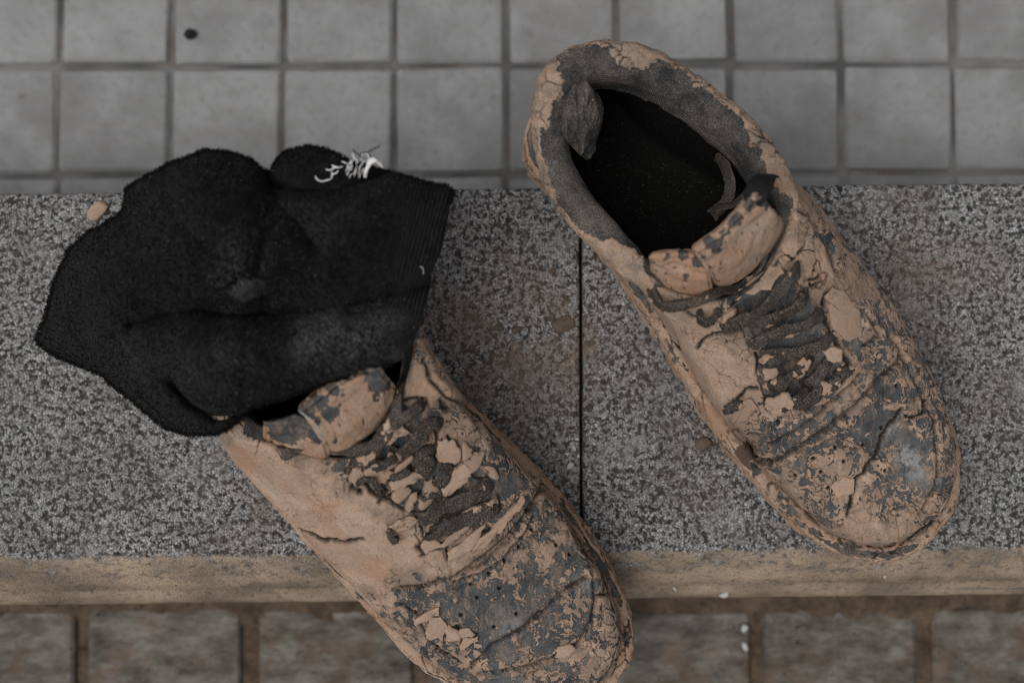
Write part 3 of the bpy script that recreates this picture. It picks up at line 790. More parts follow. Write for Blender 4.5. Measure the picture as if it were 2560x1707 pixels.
chanR = z6([(560, 420), (760, 700), (1000, 900), (1180, 1180), (1280, 1330)])
right_shoe = dict(lace_dark=.42, lace_zone=z6([(560, 480), (930, 170), (1140, 220), (1180, 480), (1330, 650), (1420, 880), (1560, 1150), (1450, 1380), (1100, 1560), (780, 1560), (720, 1300), (700, 1100), (620, 980), (560, 830), (400, 860), (370, 740)]), scuff=[(*one(z2, 1290, 1080), 38, 1.0), (*one(z2, 1240, 1040), 26, .7), (*one(z2, 1200, 950), 22, .8), (*one(z2, 1010, 815), 20, .8), (*one(z2, 1330, 1150), 30, .5)], seed=100, rim=rimR, throat=thrR, throat_z=thrRz, shoulder=SHO, cover=.42, channel=chanR,
    collar_w=[1.5, 1.5, 1.5, 1.5, 1.5, 1.3, .8, .5, .4, .4, .4, .4, .4, .5, .8, 1.2, 1.4, 1.5, 1.5, 1.5],
    collar_t=[.6]*5+[.5, .0, -.7, -1., -1., -1., -1., -1., -.8, -.2, .4]+[.55]*4,
    collar_blobs=[(*one(z1, 700, 230), 45, .9), (*one(z1, 280, 380), 40, .7), (*one(z1, 760, 1350), 50, .8), (*one(z1, 640, 1310), 40, .6), (*one(z1, 1480, 700), 60, .5), (*one(z1, 1570, 850), 45, .8),
                  (*one(z1, 450, 1050), 60, -.35), (*one(z1, 400, 230), 40, -.5)],
    blobs=[(1635, 762, 80, .6), (1740, 860, 100, .6), (1830, 960, 90, .55), (1785, 1035, 70, .5), (1690, 925, 90, .5), (1567, 697, 60, .6), (1500, 640, 60, .6), (1400, 520, 80, .5), (1340, 400, 80, .5),
           (*one(z6, 1150, 150), 60, .6), (*one(z6, 1250, 350), 55, .6), (*one(z6, 1450, 700), 55, .6), (*one(z6, 1000, 100), 40, .5), (1985, 500, 60, .5), (*one(z6, 1650, 350), 60, .45),
           (2188, 1284, 90, .4), (2134, 1340, 60, .3), (2264, 1339, 65, .35), (2260, 1180, 70, -.5), (2046, 1090, 70, -.22), (2220, 980, 70, -.3), (2133, 1090, 60, -.25), (1937, 1110, 50, -.25),
           (2068, 1285, 45, -.3), (1880, 1150, 40, .3), (*one(z2, 990, 1180), 45, .3), (*one(z2, 740, 1190), 40, .25), (*one(z6, 1750, 1000), 60, .05), (*one(z6, 1450, 1450), 60, .2)],
    grooves=[(z2([(480, 960), (560, 950), (650, 1080), (740, 1070), (850, 1000), (960, 930), (1060, 840), (1150, 740), (1230, 670), (1240, 610), (1190, 560)]), 7, .16),
             (z2([(1100, 470), (1150, 560), (1090, 600)]), 5, .10),
             (z2([(1240, 640), (1310, 760), (1370, 900), (1395, 1040), (1385, 1180), (1320, 1290)]), 5, .10),
             (z2([(500, 1000), (590, 1120), (720, 1225), (860, 1290), (1000, 1350)]), 5, .10),
             (z2([(690, 1010), (800, 960), (900, 890), (1000, 800), (1070, 720)]), 5, .08),
             (z2([(760, 30), (860, 60), (940, 180), (970, 290)]), 6, .12)],
    cracks=[(z2([(830, 1330), (930, 1400), (1040, 1440), (1150, 1450), (1270, 1410), (1370, 1330)]), 6), (z2([(1240, 860), (1160, 980), (1130, 1060), (1060, 1150), (1040, 1210), (1020, 1300)]), 4), (z2([(640, 870), (560, 830), (600, 780), (650, 770)]), 4), (z2([(400, 610), (440, 560), (520, 540)]), 3),
            (z2([(920, 440), (930, 390), (960, 375)]), 6), (z2([(860, 330), (900, 312)]), 4), (z2([(330, 670), (335, 620), (320, 560)]), 3), (z2([(1280, 900), (1330, 880), (1345, 830)]), 4),
            (z2([(260, 455), (330, 450), (400, 480)]), 3), (z2([(680, 285), (720, 285), (745, 265)]), 4), (z2([(820, 220), (850, 170)]), 3), (z2([(610, 990), (640, 1060), (700, 1085)]), 5)],
    holes=z2([(880, 1065), (970, 1022), (1083, 1010), (1160, 940), (1225, 765), (1005, 1078), (940, 1185), (805, 1135), (735, 915), (830, 388), (1265, 890), (1175, 1115), (910, 1120)]))
shoe_r, bvR = build_shoe('open muddy black sneaker with an empty dark ankle hole, on the granite kerb', right_shoe)

# ---- the shoe under the sock
lft, rgt = rear_rim(one(z0, 455, 605), (0.65, 0.76), 190, 5)
rimL = lft[:4] + [one(z0, 505, 950)] + z0([(545, 1050), (650, 1180), (785, 1330), (930, 1490), (1090, 1600), (1300, 1640), (1432, 1545), (1456, 1400), (1345, 1185), (1185, 1015)])
rimL += z0([(1045, 880)]) + rgt[::-1]
rimL[3] = one(z0, 455, 845); rimL[16] = one(z0, 905, 740)
thrL = z0([(455, 500), (415, 570), (415, 670), (440, 780), (470, 890)]) + z0([(508, 978), (575, 1010), (650, 1036), (715, 1052), (785, 1062), (845, 1030), (892, 970), (925, 908), (948, 840), (955, 770), (925, 680), (850, 580), (750, 500), (640, 455), (540, 460)])
left_shoe = dict(lace_dark=.2, lace_zone=z7([(840, 900), (1150, 600), (1300, 300), (1560, 260), (1680, 480), (1650, 800), (1800, 860), (2000, 1000), (2180, 1050), (2260, 1250), (2100, 1400), (1700, 1568), (1560, 1568), (1480, 1380), (1300, 1250), (1000, 1100), (880, 1110)]), scuff=[(*one(z5, 780, 1150), 40, .35), (*one(z5, 1300, 870), 30, .35), (*one(z5, 780, 1480), 40, .3)], seed=300, rim=rimL, throat=thrL, throat_z=thrRz, shoulder=SHO, cover=.42, channel=z7([(900, 900), (1250, 900), (1550, 1000), (1800, 1200), (1950, 1320)]),
    collar_w=right_shoe['collar_w'], collar_t=right_shoe['collar_t'], collar_blobs=[(560, 1090, 60, .5), (*one(z7, 100, 720), 40, -.8)],
    blobs=[(675, 1186, 100, .7), (784, 1306, 110, .7), (871, 1371, 95, .6), (936, 1425, 65, .5), (1045, 1382, 70, .5), (610, 1121, 70, .6), (*one(z7, 1700, 150), 60, .6), (*one(z7, 1850, 600), 45, .4), (*one(z7, 1450, 200), 50, .5),
           (900, 1300, 90, .4), (1000, 1330, 60, .4), (*one(z5, 400, 650), 70, .5), (*one(z5, 700, 480), 45, .35),
           (*one(z5, 1210, 640), 32, -.5), (*one(z5, 900, 830), 24, -.4), (*one(z5, 1080, 770), 22, -.35), (*one(z5, 650, 950), 75, -.35), (*one(z5, 480, 870), 50, -.3), (*one(z5, 700, 1110), 55, -.4), (*one(z5, 1020, 1320), 32, -.5),
           (*one(z5, 760, 150), 28, -.5), (*one(z5, 1290, 1150), 30, -.45), (*one(z5, 1280, 880), 28, -.4), (*one(z5, 700, 1450), 60, -.3), (*one(z5, 80, 950), 50, -.4), (*one(z5, 1000, 1000), 30, -.35),
           (*one(z5, 1230, 1050), 30, .4), (*one(z5, 1160, 1340), 26, .4), (*one(z5, 1000, 860), 22, .35), (*one(z5, 1050, 620), 24, .35), (*one(z5, 1150, 540), 22, .35), (*one(z5, 1400, 800), 24, .35), (*one(z5, 1420, 960), 24, .35), (*one(z5, 1300, 1350), 40, .35),
           (*one(z5, 810, 820), 20, .35), (*one(z5, 950, 1200), 26, .2), (*one(z5, 900, 1400), 40, .2)],
    grooves=[(z5([(0, 905), (180, 880), (350, 835), (500, 745), (640, 640), (760, 530), (860, 410), (930, 310), (1000, 180)]), 8, .17),
             (z5([(380, 855), (600, 770), (740, 680), (860, 550), (935, 390)]), 5, .08),
             (z5([(510, 1440), (600, 1350), (650, 1300), (850, 1190), (1000, 1070), (1150, 920), (1320, 815)]), 5, .12),
             (z5([(1050, 130), (1110, 250), (1120, 340), (1160, 330), (1190, 260)]), 6, .14),
             (z5([(1190, 440), (1290, 600), (1350, 780), (1375, 950), (1350, 1130), (1250, 1290), (1050, 1400), (800, 1470), (560, 1500)]), 5, .10),
             (z5([(0, 1010), (120, 1080), (160, 1180), (240, 1300), (420, 1420)]), 5, .09),
             (z5([(420, 800), (560, 740), (680, 640), (800, 520), (880, 400)]), 5, .08),
             (z4([(1020, 90), (1060, 190), (1130, 260), (1210, 290), (1260, 370)]), 6, .14)],
    cracks=[(z4([(460, 865), (510, 880), (560, 905), (640, 920), (720, 915), (750, 905)]), 4), (z5([(340, 690), (330, 610), (300, 590)]), 5), (z5([(510, 620), (560, 530), (640, 480)]), 5),
            (z5([(540, 1240), (430, 1250), (400, 1170)]), 4), (z5([(180, 640), (120, 610), (210, 530)]), 5), (z7([(890, 1110), (870, 1130), (930, 1120), (960, 1150)]), 4), (z7([(1240, 1180), (1170, 1190), (1130, 1250)]), 4),
            (z7([(1700, 300), (1720, 360), (1740, 380)]), 6), (z7([(1760, 620), (1840, 700)]), 3), (z5([(1380, 950), (1460, 940)]), 4), (z4([(1005, 975), (1100, 950), (1130, 940)]), 3)],
    holes=z5([(925, 487), (837, 611), (733, 706), (628, 793), (499, 869), (543, 969), (699, 900), (820, 1083), (661, 1174), (428, 1092), (1200, 662), (1103, 598)]))
shoe_l, bvL = build_shoe('muddy black sneaker with a black sock heaped over its ankle, toe past the kerb edge', left_shoe)

# ---- tongues
def sh(q, dx, dy): return [(x+dx, y+dy) for x, y in q]
def tongue(root, zf, r0, r1, r2, r3, zs, back, seed, cover, blobs, tone):
    n = len(r0)
    rows = [(zf(r0), [zs[0]]*n), (zf(r1), [zs[1]]*n), (zf(r2), [zs[2]]*n), (zf(r3), [zs[3]]*n), (zf(r3), [zs[3]+.02]*n), (zf(sh(r3, *back)), [zs[3]-.15]*n), (zf(sh(r3, *back)), [zs[3]-.5]*n), (zf(sh(r3, *back)), [7.0]*n)]
    blobs = list(blobs)+[(x, y, 13, -.55) for x, y in zf(sh(r3, -back[0]*.3, -back[1]*.3))]
    return pad('tongue', root, rows, M_UPPER, seed, cover, blobs, tone=tone)
tongue(shoe_r, z1, [(840, 1420), (920, 1490), (1020, 1530), (1110, 1545), (1200, 1540)], [(835, 1365), (900, 1410), (990, 1470), (1090, 1500), (1190, 1490)],
       [(832, 1345), (920, 1360), (1010, 1390), (1100, 1420), (1180, 1440)], [(835, 1325), (930, 1315), (1030, 1310), (1110, 1330), (1160, 1380)], (8.8, 9.9, 10.7, 11.2), (8, -18), 405, .9,
       [(*one(z1, 1110, 1350), 18, -1.0), (*one(z1, 1035, 1440), 13, -.7), (*one(z1, 1000, 1310), 16, -.5)], .9)
tong_r = tongue(shoe_r, z1, [(1190, 1490), (1290, 1475), (1410, 1395), (1510, 1290), (1570, 1190), (1590, 1110)], [(1185, 1455), (1290, 1435), (1405, 1358), (1500, 1265), (1555, 1175), (1570, 1100)],
       [(1145, 1380), (1250, 1335), (1350, 1250), (1435, 1165), (1500, 1095), (1535, 1055)], [(1082, 1295), (1170, 1235), (1250, 1175), (1330, 1095), (1400, 1015), (1465, 985)], (9.0, 10.4, 11.25, 12.4), (-14, -20), 410, .98,
       [(*one(z1, 1210, 1250), 26, -.75), (*one(z1, 1140, 1330), 12, -.6), (*one(z1, 1300, 1130), 18, -.8), (*one(z1, 1490, 1010), 26, -1.0), (*one(z1, 1390, 1030), 16, -.7), (*one(z1, 1450, 1340), 12, -.4)], .35)
tongue(shoe_l, z7, [(60, 640), (250, 720), (420, 790), (560, 820), (680, 820)], [(60, 590), (230, 640), (400, 705), (540, 760), (660, 775)], [(60, 550), (220, 570), (380, 600), (520, 640), (640, 690)],
       [(70, 510), (220, 480), (370, 440), (480, 500), (600, 610)], (8.8, 9.9, 10.6, 11.0), (10, -25), 425, .72,
       [(*one(z7, 200, 530), 34, -.8), (*one(z7, 380, 500), 34, -.9), (*one(z7, 330, 610), 16, -.1), (*one(z7, 560, 620), 16, -.5), (*one(z7, 90, 560), 10, .6)], .9)
tong_l = tongue(shoe_l, z7, [(640, 810), (850, 750), (1010, 635), (1130, 500), (1230, 350), (1290, 150)], [(640, 775), (845, 720), (990, 605), (1110, 470), (1210, 320), (1270, 140)],
       [(560, 600), (720, 520), (850, 410), (980, 290), (1115, 190), (1225, 100)], [(395, 392), (540, 280), (680, 170), (820, 80), (980, 15), (1140, 5)], (9.0, 10.2, 11.0, 12.0), (-20, -28), 430, .92,
       [(*one(z7, 470, 400), 26, -1.0), (*one(z7, 690, 410), 18, -.9), (*one(z7, 600, 300), 20, -.8), (*one(z7, 1120, 120), 34, -1.2), (*one(z7, 560, 480), 14, -.7), (*one(z7, 730, 210), 14, -.5), (*one(z7, 980, 520), 12, -.5), (*one(z7, 740, 670), 7, -.9)], .5)

# ---- laces
def laces(root, bv, items, seed):
    for i, (pts, w, lift, cov) in enumerate(items):
        ribbon('lace', root, bv, pts, w*.76, M_LACE, lift=lift+.12, arch=.2, thick=.2, seed=seed+i*7, cover=cov+.05)
laces(shoe_r, bvR, [
    (z6([(-290, 430), (-160, 540), (20, 585), (300, 555), (520, 480), (700, 340), (810, 215), (880, 60)]), .8, .30, .22),
    (z6([(380, 820), (560, 660), (760, 510), (950, 350), (1090, 220)]), 1.0, .36, .16),
    (z6([(600, 760), (780, 690), (960, 600), (1180, 480)]), .8, .28, .22),
    (z6([(650, 970), (800, 840), (1000, 750), (1310, 670)]), .85, .40, .24),
    (z6([(740, 1060), (930, 1030), (1150, 960), (1420, 880)]), .85, .30, .18),
    (z6([(740, 1130), (830, 1090), (990, 1060)]), .8, .22, .22),
    (z6([(810, 1360), (950, 1230), (1080, 1120), (1200, 1050)]), .85, .42, .26),
    (z6([(1030, 1520), (1200, 1420), (1380, 1300), (1560, 1180)]), .85, .30, .22),
    (z6([(760, 1480), (900, 1440), (1010, 1390)]), .8, .22, .34),
    (z6([(170, 650), (250, 690), (350, 650)]), .6, .25, .28),
    (z6([(1120, 1330), (1240, 1210), (1380, 1080)]), .8, .22, .2), (z6([(840, 1550), (1000, 1460), (1160, 1360)]), .7, .2, .3),
    (z6([(450, 1560), (480, 1500), (530, 1460)]), .6, .2, .4)], 700)
laces(shoe_l, bvL, [
    (z7([(210, 790), (430, 780), (640, 820), (820, 835), (1010, 750), (1160, 640), (1290, 480), (1350, 250), (1390, 30)]), .8, .32, .16),
    (z7([(840, 890), (1000, 820), (1140, 640), (1300, 490), (1420, 380), (1550, 290)]), .85, .30, .20),
    (z7([(1260, 740), (1400, 650), (1530, 560), (1670, 470)]), 1.0, .40, .12),
    (z7([(1480, 960), (1540, 850), (1600, 700)]), 1.05, .30, .14),
    (z7([(920, 1100), (965, 1000), (1030, 970), (1080, 1040), (1110, 1110), (1210, 1140)]), .38, .25, -.2),
    (z7([(1210, 1020), (1310, 960), (1420, 910)]), .5, .22, .1),
    (z7([(1640, 1070), (1700, 970), (1770, 870)]), .95, .34, .12),
    (z7([(1480, 1390), (1650, 1290), (1850, 1180), (2000, 1110), (2160, 1040)]), 1.05, .40, .20),
    (z7([(1590, 1520), (1800, 1420), (1990, 1350), (2140, 1290), (2230, 1240)]), 1.0, .34, .12),
    (z7([(1550, 1560), (1700, 1450), (1900, 1360)]), .5, .25, .1),
    (z7([(1030, 900), (1150, 830), (1300, 760)]), .7, .16, .15), (z7([(1420, 1250), (1560, 1160), (1700, 1120), (1900, 1020)]), .6, .12, .1),
    (z7([(1230, 1480), (1260, 1530), (1290, 1560)]), .45, .2, .0)], 800)

# ---- plates of dried mud broken loose over the laces and toes
def flakes(root, bv, polys, seed):
    for i, (pl, lift, th) in enumerate(polys): flake(root, bv, pl, lift, th, seed+i, .04)
flakes(shoe_l, bvL, [(z7(q), l, .13) for q, l in [
    ([(1140, 600), (1190, 560), (1310, 500), (1370, 580), (1290, 620), (1160, 690)], .42),
    ([(1000, 910), (1080, 850), (1180, 820), (1210, 770), (1280, 770), (1320, 810), (1250, 870), (1090, 970), (1000, 960)], .30),
    ([(1240, 1030), (1360, 970), (1480, 930), (1500, 990), (1400, 1060), (1250, 1110), (1230, 1060)], .34),
    ([(1090, 990), (1200, 930), (1250, 960), (1220, 1010), (1140, 1060), (1100, 1030)], .26),
    ([(1250, 1140), (1300, 1090), (1380, 1100), (1410, 1130), (1360, 1180), (1300, 1230), (1250, 1190)], .26),
    ([(1350, 1280), (1400, 1170), (1450, 1150), (1460, 1190), (1390, 1310)], .22),
    ([(1480, 1220), (1540, 1040), (1590, 1010), (1650, 1100), (1610, 1200), (1500, 1280)], .34),
    ([(1630, 1190), (1700, 1060), (1800, 910), (1900, 860), (1950, 970), (1800, 1100), (1680, 1180)], .42),
    ([(1660, 800), (1680, 670), (1800, 660), (1870, 740), (1870, 830), (1800, 860), (1700, 840)], .22),
    ([(1880, 690), (1970, 740), (1960, 800), (1890, 830), (1870, 760)], .18),
    ([(1900, 860), (1980, 770), (2070, 780), (2030, 880), (1950, 960)], .2),
    ([(1230, 1440), (1330, 1370), (1440, 1360), (1470, 1390), (1380, 1460), (1280, 1480)], .2),
    ([(1910, 1300), (2000, 1240), (2110, 1210), (2140, 1250), (2000, 1300), (1930, 1330)], .52),
    ([(1260, 960), (1300, 870), (1420, 790), (1430, 840), (1340, 920)], .2),
    ([(860, 1000), (880, 900), (950, 890), (990, 920), (960, 1000), (900, 1040)], .14),
    ([(2090, 900), (2160, 910), (2210, 980), (2190, 1030), (2130, 960)], .2)]] +
    [(z5(q), l, .12) for q, l in [
    ([(290, 590), (380, 500), (465, 430), (470, 470), (420, 530), (335, 610)], .5),
    ([(345, 700), (350, 640), (420, 580), (520, 500), (600, 450), (560, 530), (510, 630), (430, 660)], .25),
    ([(520, 630), (570, 540), (640, 485), (760, 360), (850, 260), (870, 300), (760, 430), (640, 570)], .28),
    ([(150, 590), (210, 550), (310, 600), (270, 620), (180, 650)], .2),
    ([(100, 1120), (190, 1060), (270, 1020), (275, 1070), (200, 1120), (120, 1150)], .05),
    ([(185, 1210), (220, 1110), (290, 1100), (330, 1170), (290, 1250), (200, 1230)], .06),
    ([(310, 1260), (340, 1170), (400, 1180), (430, 1250), (350, 1270)], .05),
    ([(410, 1190), (470, 1170), (525, 1220), (450, 1245)], .05),
    ([(420, 1290), (460, 1240), (545, 1235), (550, 1260), (440, 1330)], .06),
    ([(1110, 1380), (1120, 1310), (1190, 1290), (1240, 1310), (1200, 1380)], .0)]], 2000)
flakes(shoe_r, bvR, [(z6(q), l, .13) for q, l in [
    ([(1340, 520), (1400, 460), (1480, 470), (1560, 560), (1630, 680), (1650, 860), (1530, 900), (1400, 800), (1370, 660)], .0),
    ([(600, 490), (700, 340), (800, 270), (920, 220), (930, 300), (800, 440), (640, 490)], .26),
    ([(720, 770), (760, 750), (820, 760), (780, 800)], .4),
    ([(920, 830), (1000, 770), (1060, 820), (990, 870), (930, 880)], .45),
    ([(750, 1190), (820, 1150), (890, 1200), (840, 1270), (770, 1260)], .25),
    ([(1310, 1010), (1400, 960), (1480, 1000), (1470, 1090), (1400, 1110)], .2),
    ([(380, 680), (480, 610), (490, 640), (400, 740), (360, 740)], .2)]] +
    [(z2(q), l, .10) for q, l in [
    ([(550, 1040), (610, 1000), (640, 1060), (620, 1100), (570, 1075)], .05),
    ([(612, 968), (650, 980), (662, 1040), (640, 1050)], .06),
    ([(560, 850), (620, 815), (645, 850), (600, 905), (545, 920)], .08),
    ([(950, 1180), (1000, 1140), (1045, 1150), (1040, 1200), (980, 1225)], .0)]], 2200)

# ---- torn lining hanging in the heel, webbing loop on the tongue, lace ends inside
pad('torn_lining', shoe_r, [
    (z1([(380, 330), (350, 450), (330, 560), (310, 640)]), [9.9, 9.8, 9.7, 9.6]),
    (z1([(450, 320), (430, 440), (390, 560), (350, 650)]), [10.0, 10.0, 9.9, 9.7]),
    (z1([(500, 340), (520, 460), (450, 600), (400, 710)]), [9.4, 9.7, 9.7, 9.2]),
    (z1([(520, 380), (560, 500), (540, 660), (455, 770)]), [8.6, 9.0, 9.0, 8.2]),
    (z1([(530, 400), (570, 510), (545, 690), (490, 790)]), [7.6, 8.0, 8.0, 7.6])], M_COLLAR, 470, .05, n=120, m=90, crease=.13)
ribbon('tongue_loop', tong_r, bvR, z1([(1415, 1030), (1440, 965), (1480, 900), (1500, 875)]), 1.1, M_TAPE, zpts=[11.9, 12.0, 11.7, 10.9], lift=.05, thick=.16, cover=-.5, nrm=(-.3, .1, 1))
ribbon('lace', shoe_r, bvR, z1([(1215, 760), (1270, 840), (1290, 930), (1265, 1020), (1190, 1090)]), .75, M_LACE, zpts=[6.0, 7.2, 7.6, 7.2, 6.4], lift=0, thick=.16, cover=-.6, nrm=(-.8, -.2, .6), arch=0)
ribbon('lace', shoe_r, bvR, z1([(1180, 1060), (1250, 1050), (1330, 1020), (1400, 940)]), .6, M_LACE, zpts=[6.8, 7.6, 8.2, 8.8], lift=0, thick=.16, cover=-.6, nrm=(-.2, .7, .7), arch=0)

# ------------------------------------------------------------------ sock
OUT = [(78, 782, 5.6), (100, 735, 6), (122, 650, 6.6), (150, 580, 7.4), (205, 530, 8.4), (270, 497, 9.2), (284, 480, 9.5), (290, 432, 10.4), (335, 402, 10.9), (400, 370, 11.3), (470, 345, 11.7), (530, 349, 11.8), (575, 366, 11.8),
       (608, 392, 11.7), (620, 402, 11.4), (632, 372, 11.3), (655, 347, 11.4), (715, 334, 11.5), (770, 350, 11.8), (815, 375, 12), (880, 388, 12.2), (960, 412, 12.2), (1030, 428, 12.0), (1042, 440, 11.9), (1030, 500, 11.8), (1018, 560, 11.6),
       (992, 630, 11.4), (986, 680, 11.2), (973, 712, 11.0), (976, 735, 10.9), (952, 772, 10.8), (943, 812, 10.9), (905, 838, 11.4), (830, 862, 11.8), (750, 880, 12.0), (650, 915, 11.8), (550, 945, 11.4), (545, 968, 10.8),
       (500, 998, 9.6), (430, 1002, 8.6), (385, 985, 8.0), (330, 945, 7.4), (258, 886, 6.8), (240, 863, 6.6), (190, 845, 6.2), (110, 812, 5.7)]
INN = [(450, 450, 13.2), (380, 520, 12.4), (300, 600, 11.4), (200, 640, 9.6), (550, 500, 13.6), (560, 600, 13.4), (690, 560, 13.2), (780, 520, 13.4), (880, 520, 13.5), (970, 500, 12.9), (900, 600, 13.3), (640, 440, 12.2), (700, 420, 11.6), (760, 430, 11.9), (850, 440, 13.0),
       (450, 640, 13.2), (330, 690, 11.6), (180, 740, 8.6), (560, 680, 12.9), (720, 650, 13.1), (850, 640, 13.0),
       (380, 722, 11.4), (500, 722, 12.0), (600, 722, 12.1), (700, 712, 12.2), (850, 688, 12.0), (950, 664, 11.7),
       (150, 785, 7.4), (250, 790, 9.6), (330, 780, 11.6), (450, 790, 13.0), (580, 800, 13.7), (700, 790, 13.8), (820, 770, 13.4), (910, 750, 12.3), (600, 860, 13.2), (760, 840, 13.2), (480, 870, 12.6), (370, 850, 11.0), (270, 840, 8.6),
       (540, 930, 11.8), (450, 925, 11.0), (400, 900, 10.2), (430, 960, 9.2), (350, 920, 8.6)]
def tps_fit(xy, z):
    def U(r2): return np.where(r2 > 0, r2*np.log(r2+1e-12), 0)
    n = len(xy); r2 = ((xy[:, None]-xy[None])**2).sum(-1)
    A = np.zeros((n+3, n+3)); A[:n, :n] = U(r2)+np.eye(n)*.02; A[:n, n] = 1; A[:n, n+1:] = xy; A[n:, :n] = A[:n, n:].T
    w = np.linalg.solve(A, np.append(z, [0, 0, 0]))
    return lambda q: np.concatenate([U(((c[:, None]-xy[None])**2).sum(-1)) @ w[:n]+w[n]+c @ w[n+1:] for c in np.array_split(q, 40)])
ctl = np.array(OUT+INN); xyc = ctl[:, :2]/500.0; zf = tps_fit(xyc, ctl[:, 2])
NA, NB = 900, 330
outp = np.array(OUT)
# outline by arc length, corners kept, a little wavy
seg = np.linalg.norm(np.diff(np.vstack([outp, outp[:1]])[:, :2], axis=0), axis=1); cum = np.concatenate([[0], np.cumsum(seg)]); s = np.linspace(0, cum[-1], NA, endpoint=False)
bx = np.interp(s, cum, np.append(outp[:, 0], outp[0, 0])); by = np.interp(s, cum, np.append(outp[:, 1], outp[0, 1]))
for _ in range(5):
    bx = .25*np.roll(bx, 1)+.5*bx+.25*np.roll(bx, -1); by = .25*np.roll(by, 1)+.5*by+.25*np.roll(by, -1)
wv = fbm(np.stack([bx*.03, by*.03, 0*bx], -1), 4, 9)*5
ctr = np.array([570.0, 665.0]); dirv = np.stack([bx, by], -1)-ctr; dl = np.linalg.norm(dirv, axis=1, keepdims=True)
B2 = np.stack([bx, by], -1)+dirv/dl*wv[:, None]
rho = 1-np.linspace(0, 1, NB)**1.5
rho[-1] = .002
g2 = ctr+(B2-ctr)[:, None]*rho[None, :, None]
px = g2.reshape(-1, 2); rh = np.tile(rho, NA)
z = zf(px/500.0)
rim_ = np.sqrt(np.clip(1-rh**30, 0, 1))
z = z - .30*(1-rim_)
# folds
def fold(line, w, dep, side=None):
    global z
    d_ = seg_dist(px+np.stack([fbm(np.c_[px*.01, 0*px[:, 0]], 2, 3), fbm(np.c_[px*.01, 0*px[:, 0]], 2, 4)], -1)*6, line)
    z = z-dep*np.exp(-(d_/w)**1.05)
fold([(300, 745), (380, 722), (470, 712), (560, 722), (640, 724), (720, 712), (850, 690), (985, 655)], 17, 1.25)
fold([(470, 715), (560, 726), (620, 722)], 36, .5)
fold([(612, 398), (640, 470), (690, 520), (720, 560)], 26, .9)
fold([(625, 420), (700, 440), (780, 438), (860, 405), (890, 392)], 15, 1.35)
fold([(395, 880), (440, 925), (500, 960), (548, 958)], 12, 1.5)
fold([(255, 884), (330, 915), (420, 990)], 14, .35)
fold([(150, 800), (250, 800), (340, 770)], 40, .35)
fold([(600, 560), (590, 640), (620, 700)], 26, .45)
fold([(930, 640), (880, 700), (800, 720)], 20, .35)
fold([(290, 490), (400, 500), (470, 560)], 26, .45)
fold([(180, 640), (300, 660), (400, 640)], 34, .4)
fold([(200, 830), (330, 850), (470, 900)], 24, .35)
fold([(330, 560), (430, 560), (520, 600)], 50, .35)
fold([(520, 390), (470, 440), (380, 470)], 45, .3)
W3 = np.array([0.0, 0, 0])
d3 = FWD[None]+RIGHT[None]*((px[:, 0]*1.08844-1280)/FPX)[:, None]+UP[None]*((853.5-px[:, 1]*1.08844)/FPX)[:, None]
pw_ = lambda zz: CAM[None]+d3*((zz-CAM[2])/d3[:, 2])[:, None]
p = pw_(z)
z = z+.16*fbm(p*.5, 3, 51)+.05*fbm(p*2.0, 3, 52)+.22*(.5-np.abs(fbm(p*np.array([.28, .5, .4]), 3, 58))*2.2)
ribm = sstep(880, 960, px[:, 0]+.25*(px[:, 1]-500))*sstep(760, 690, px[:, 1])
ribw = np.sin((px[:, 0]+.28*px[:, 1]+3*fbm(p*.8, 2, 8))*.66)
z = z+.055*ribm*ribw
terry = .05*fbm(p*5, 3, 53)
z = z+terry*(1-.6*ribm)
top = pw_(z).reshape(NA, NB, 3)
# underside: roll under the rim and close
zb = top[:, 0, 2]; cxy = top[:, -1, :].mean(0)
rows = []
for fr, dz in ((0, 0), (.004, -.18), (.015, -.42), (.04, -.62), (.09, -.7), (.2, -.75), (.45, -.8)):
    i0 = np.clip(np.searchsorted(-rho, -(1-fr)), 0, NB-1)
    r_ = top[:, i0].copy(); r_[:, 2] = np.minimum(top[:, i0, 2], 99)+dz*(1 if fr == 0 else 1.15); rows.append(r_)
under = np.stack(rows[1:][::-1], 1)
G = np.concatenate([under, top], 1)
worn_lit = .65*np.exp(-(((px[:, 0]-548)/46)**2+((px[:, 1]-630)/90)**2))+1.15*np.exp(-(((px[:, 0]-780)/115)**2+((px[:, 1]-765)/70)**2))*sstep(650, 690, px[:, 0])*sstep(690, 715, px[:, 1]+.25*(px[:, 0]-700)*.3)+.04+.5*np.exp(-(((px[:, 0]-880)/60)**2+((px[:, 1]-740)/50)**2))+.20*np.exp(-(((px[:, 0]-520)/220)**2+((px[:, 1]-810)/60)**2))+.15*np.exp(-(((px[:, 0]-700)/80)**2+((px[:, 1]-500)/40)**2))  # worn knit patches, with fold highlights and a lit lower roll painted in
worn_lit = np.clip(worn_lit*(.95+.9*fbm(p*.9, 3, 55))+.22*sstep(.25, .5, fbm(p*np.array([1.2, .6, .6]), 4, 57, .6))*np.exp(-(((px[:, 0]-620)/330)**2+((px[:, 1]-740)/180)**2)), 0, 1)
worn_lit = np.concatenate([np.zeros((NA, under.shape[1])), worn_lit.reshape(NA, NB)], 1)
ribA = np.concatenate([np.zeros((NA, under.shape[1])), (ribm*sstep(.55, .95, ribw)).reshape(NA, NB)], 1)
sock = empty('sock', (cxy[0], cxy[1], 10.2))
tag(sock, 'crumpled black terry sock heaped over the ankle of a muddy sneaker', 'sock')
NTOT = G.shape[1]
mesh_obj('knit', G.reshape(-1, 3), grid_faces(NA, NTOT, True), M_SOCK, sock, attrs={'worn_lit': worn_lit, 'rib': ribA})
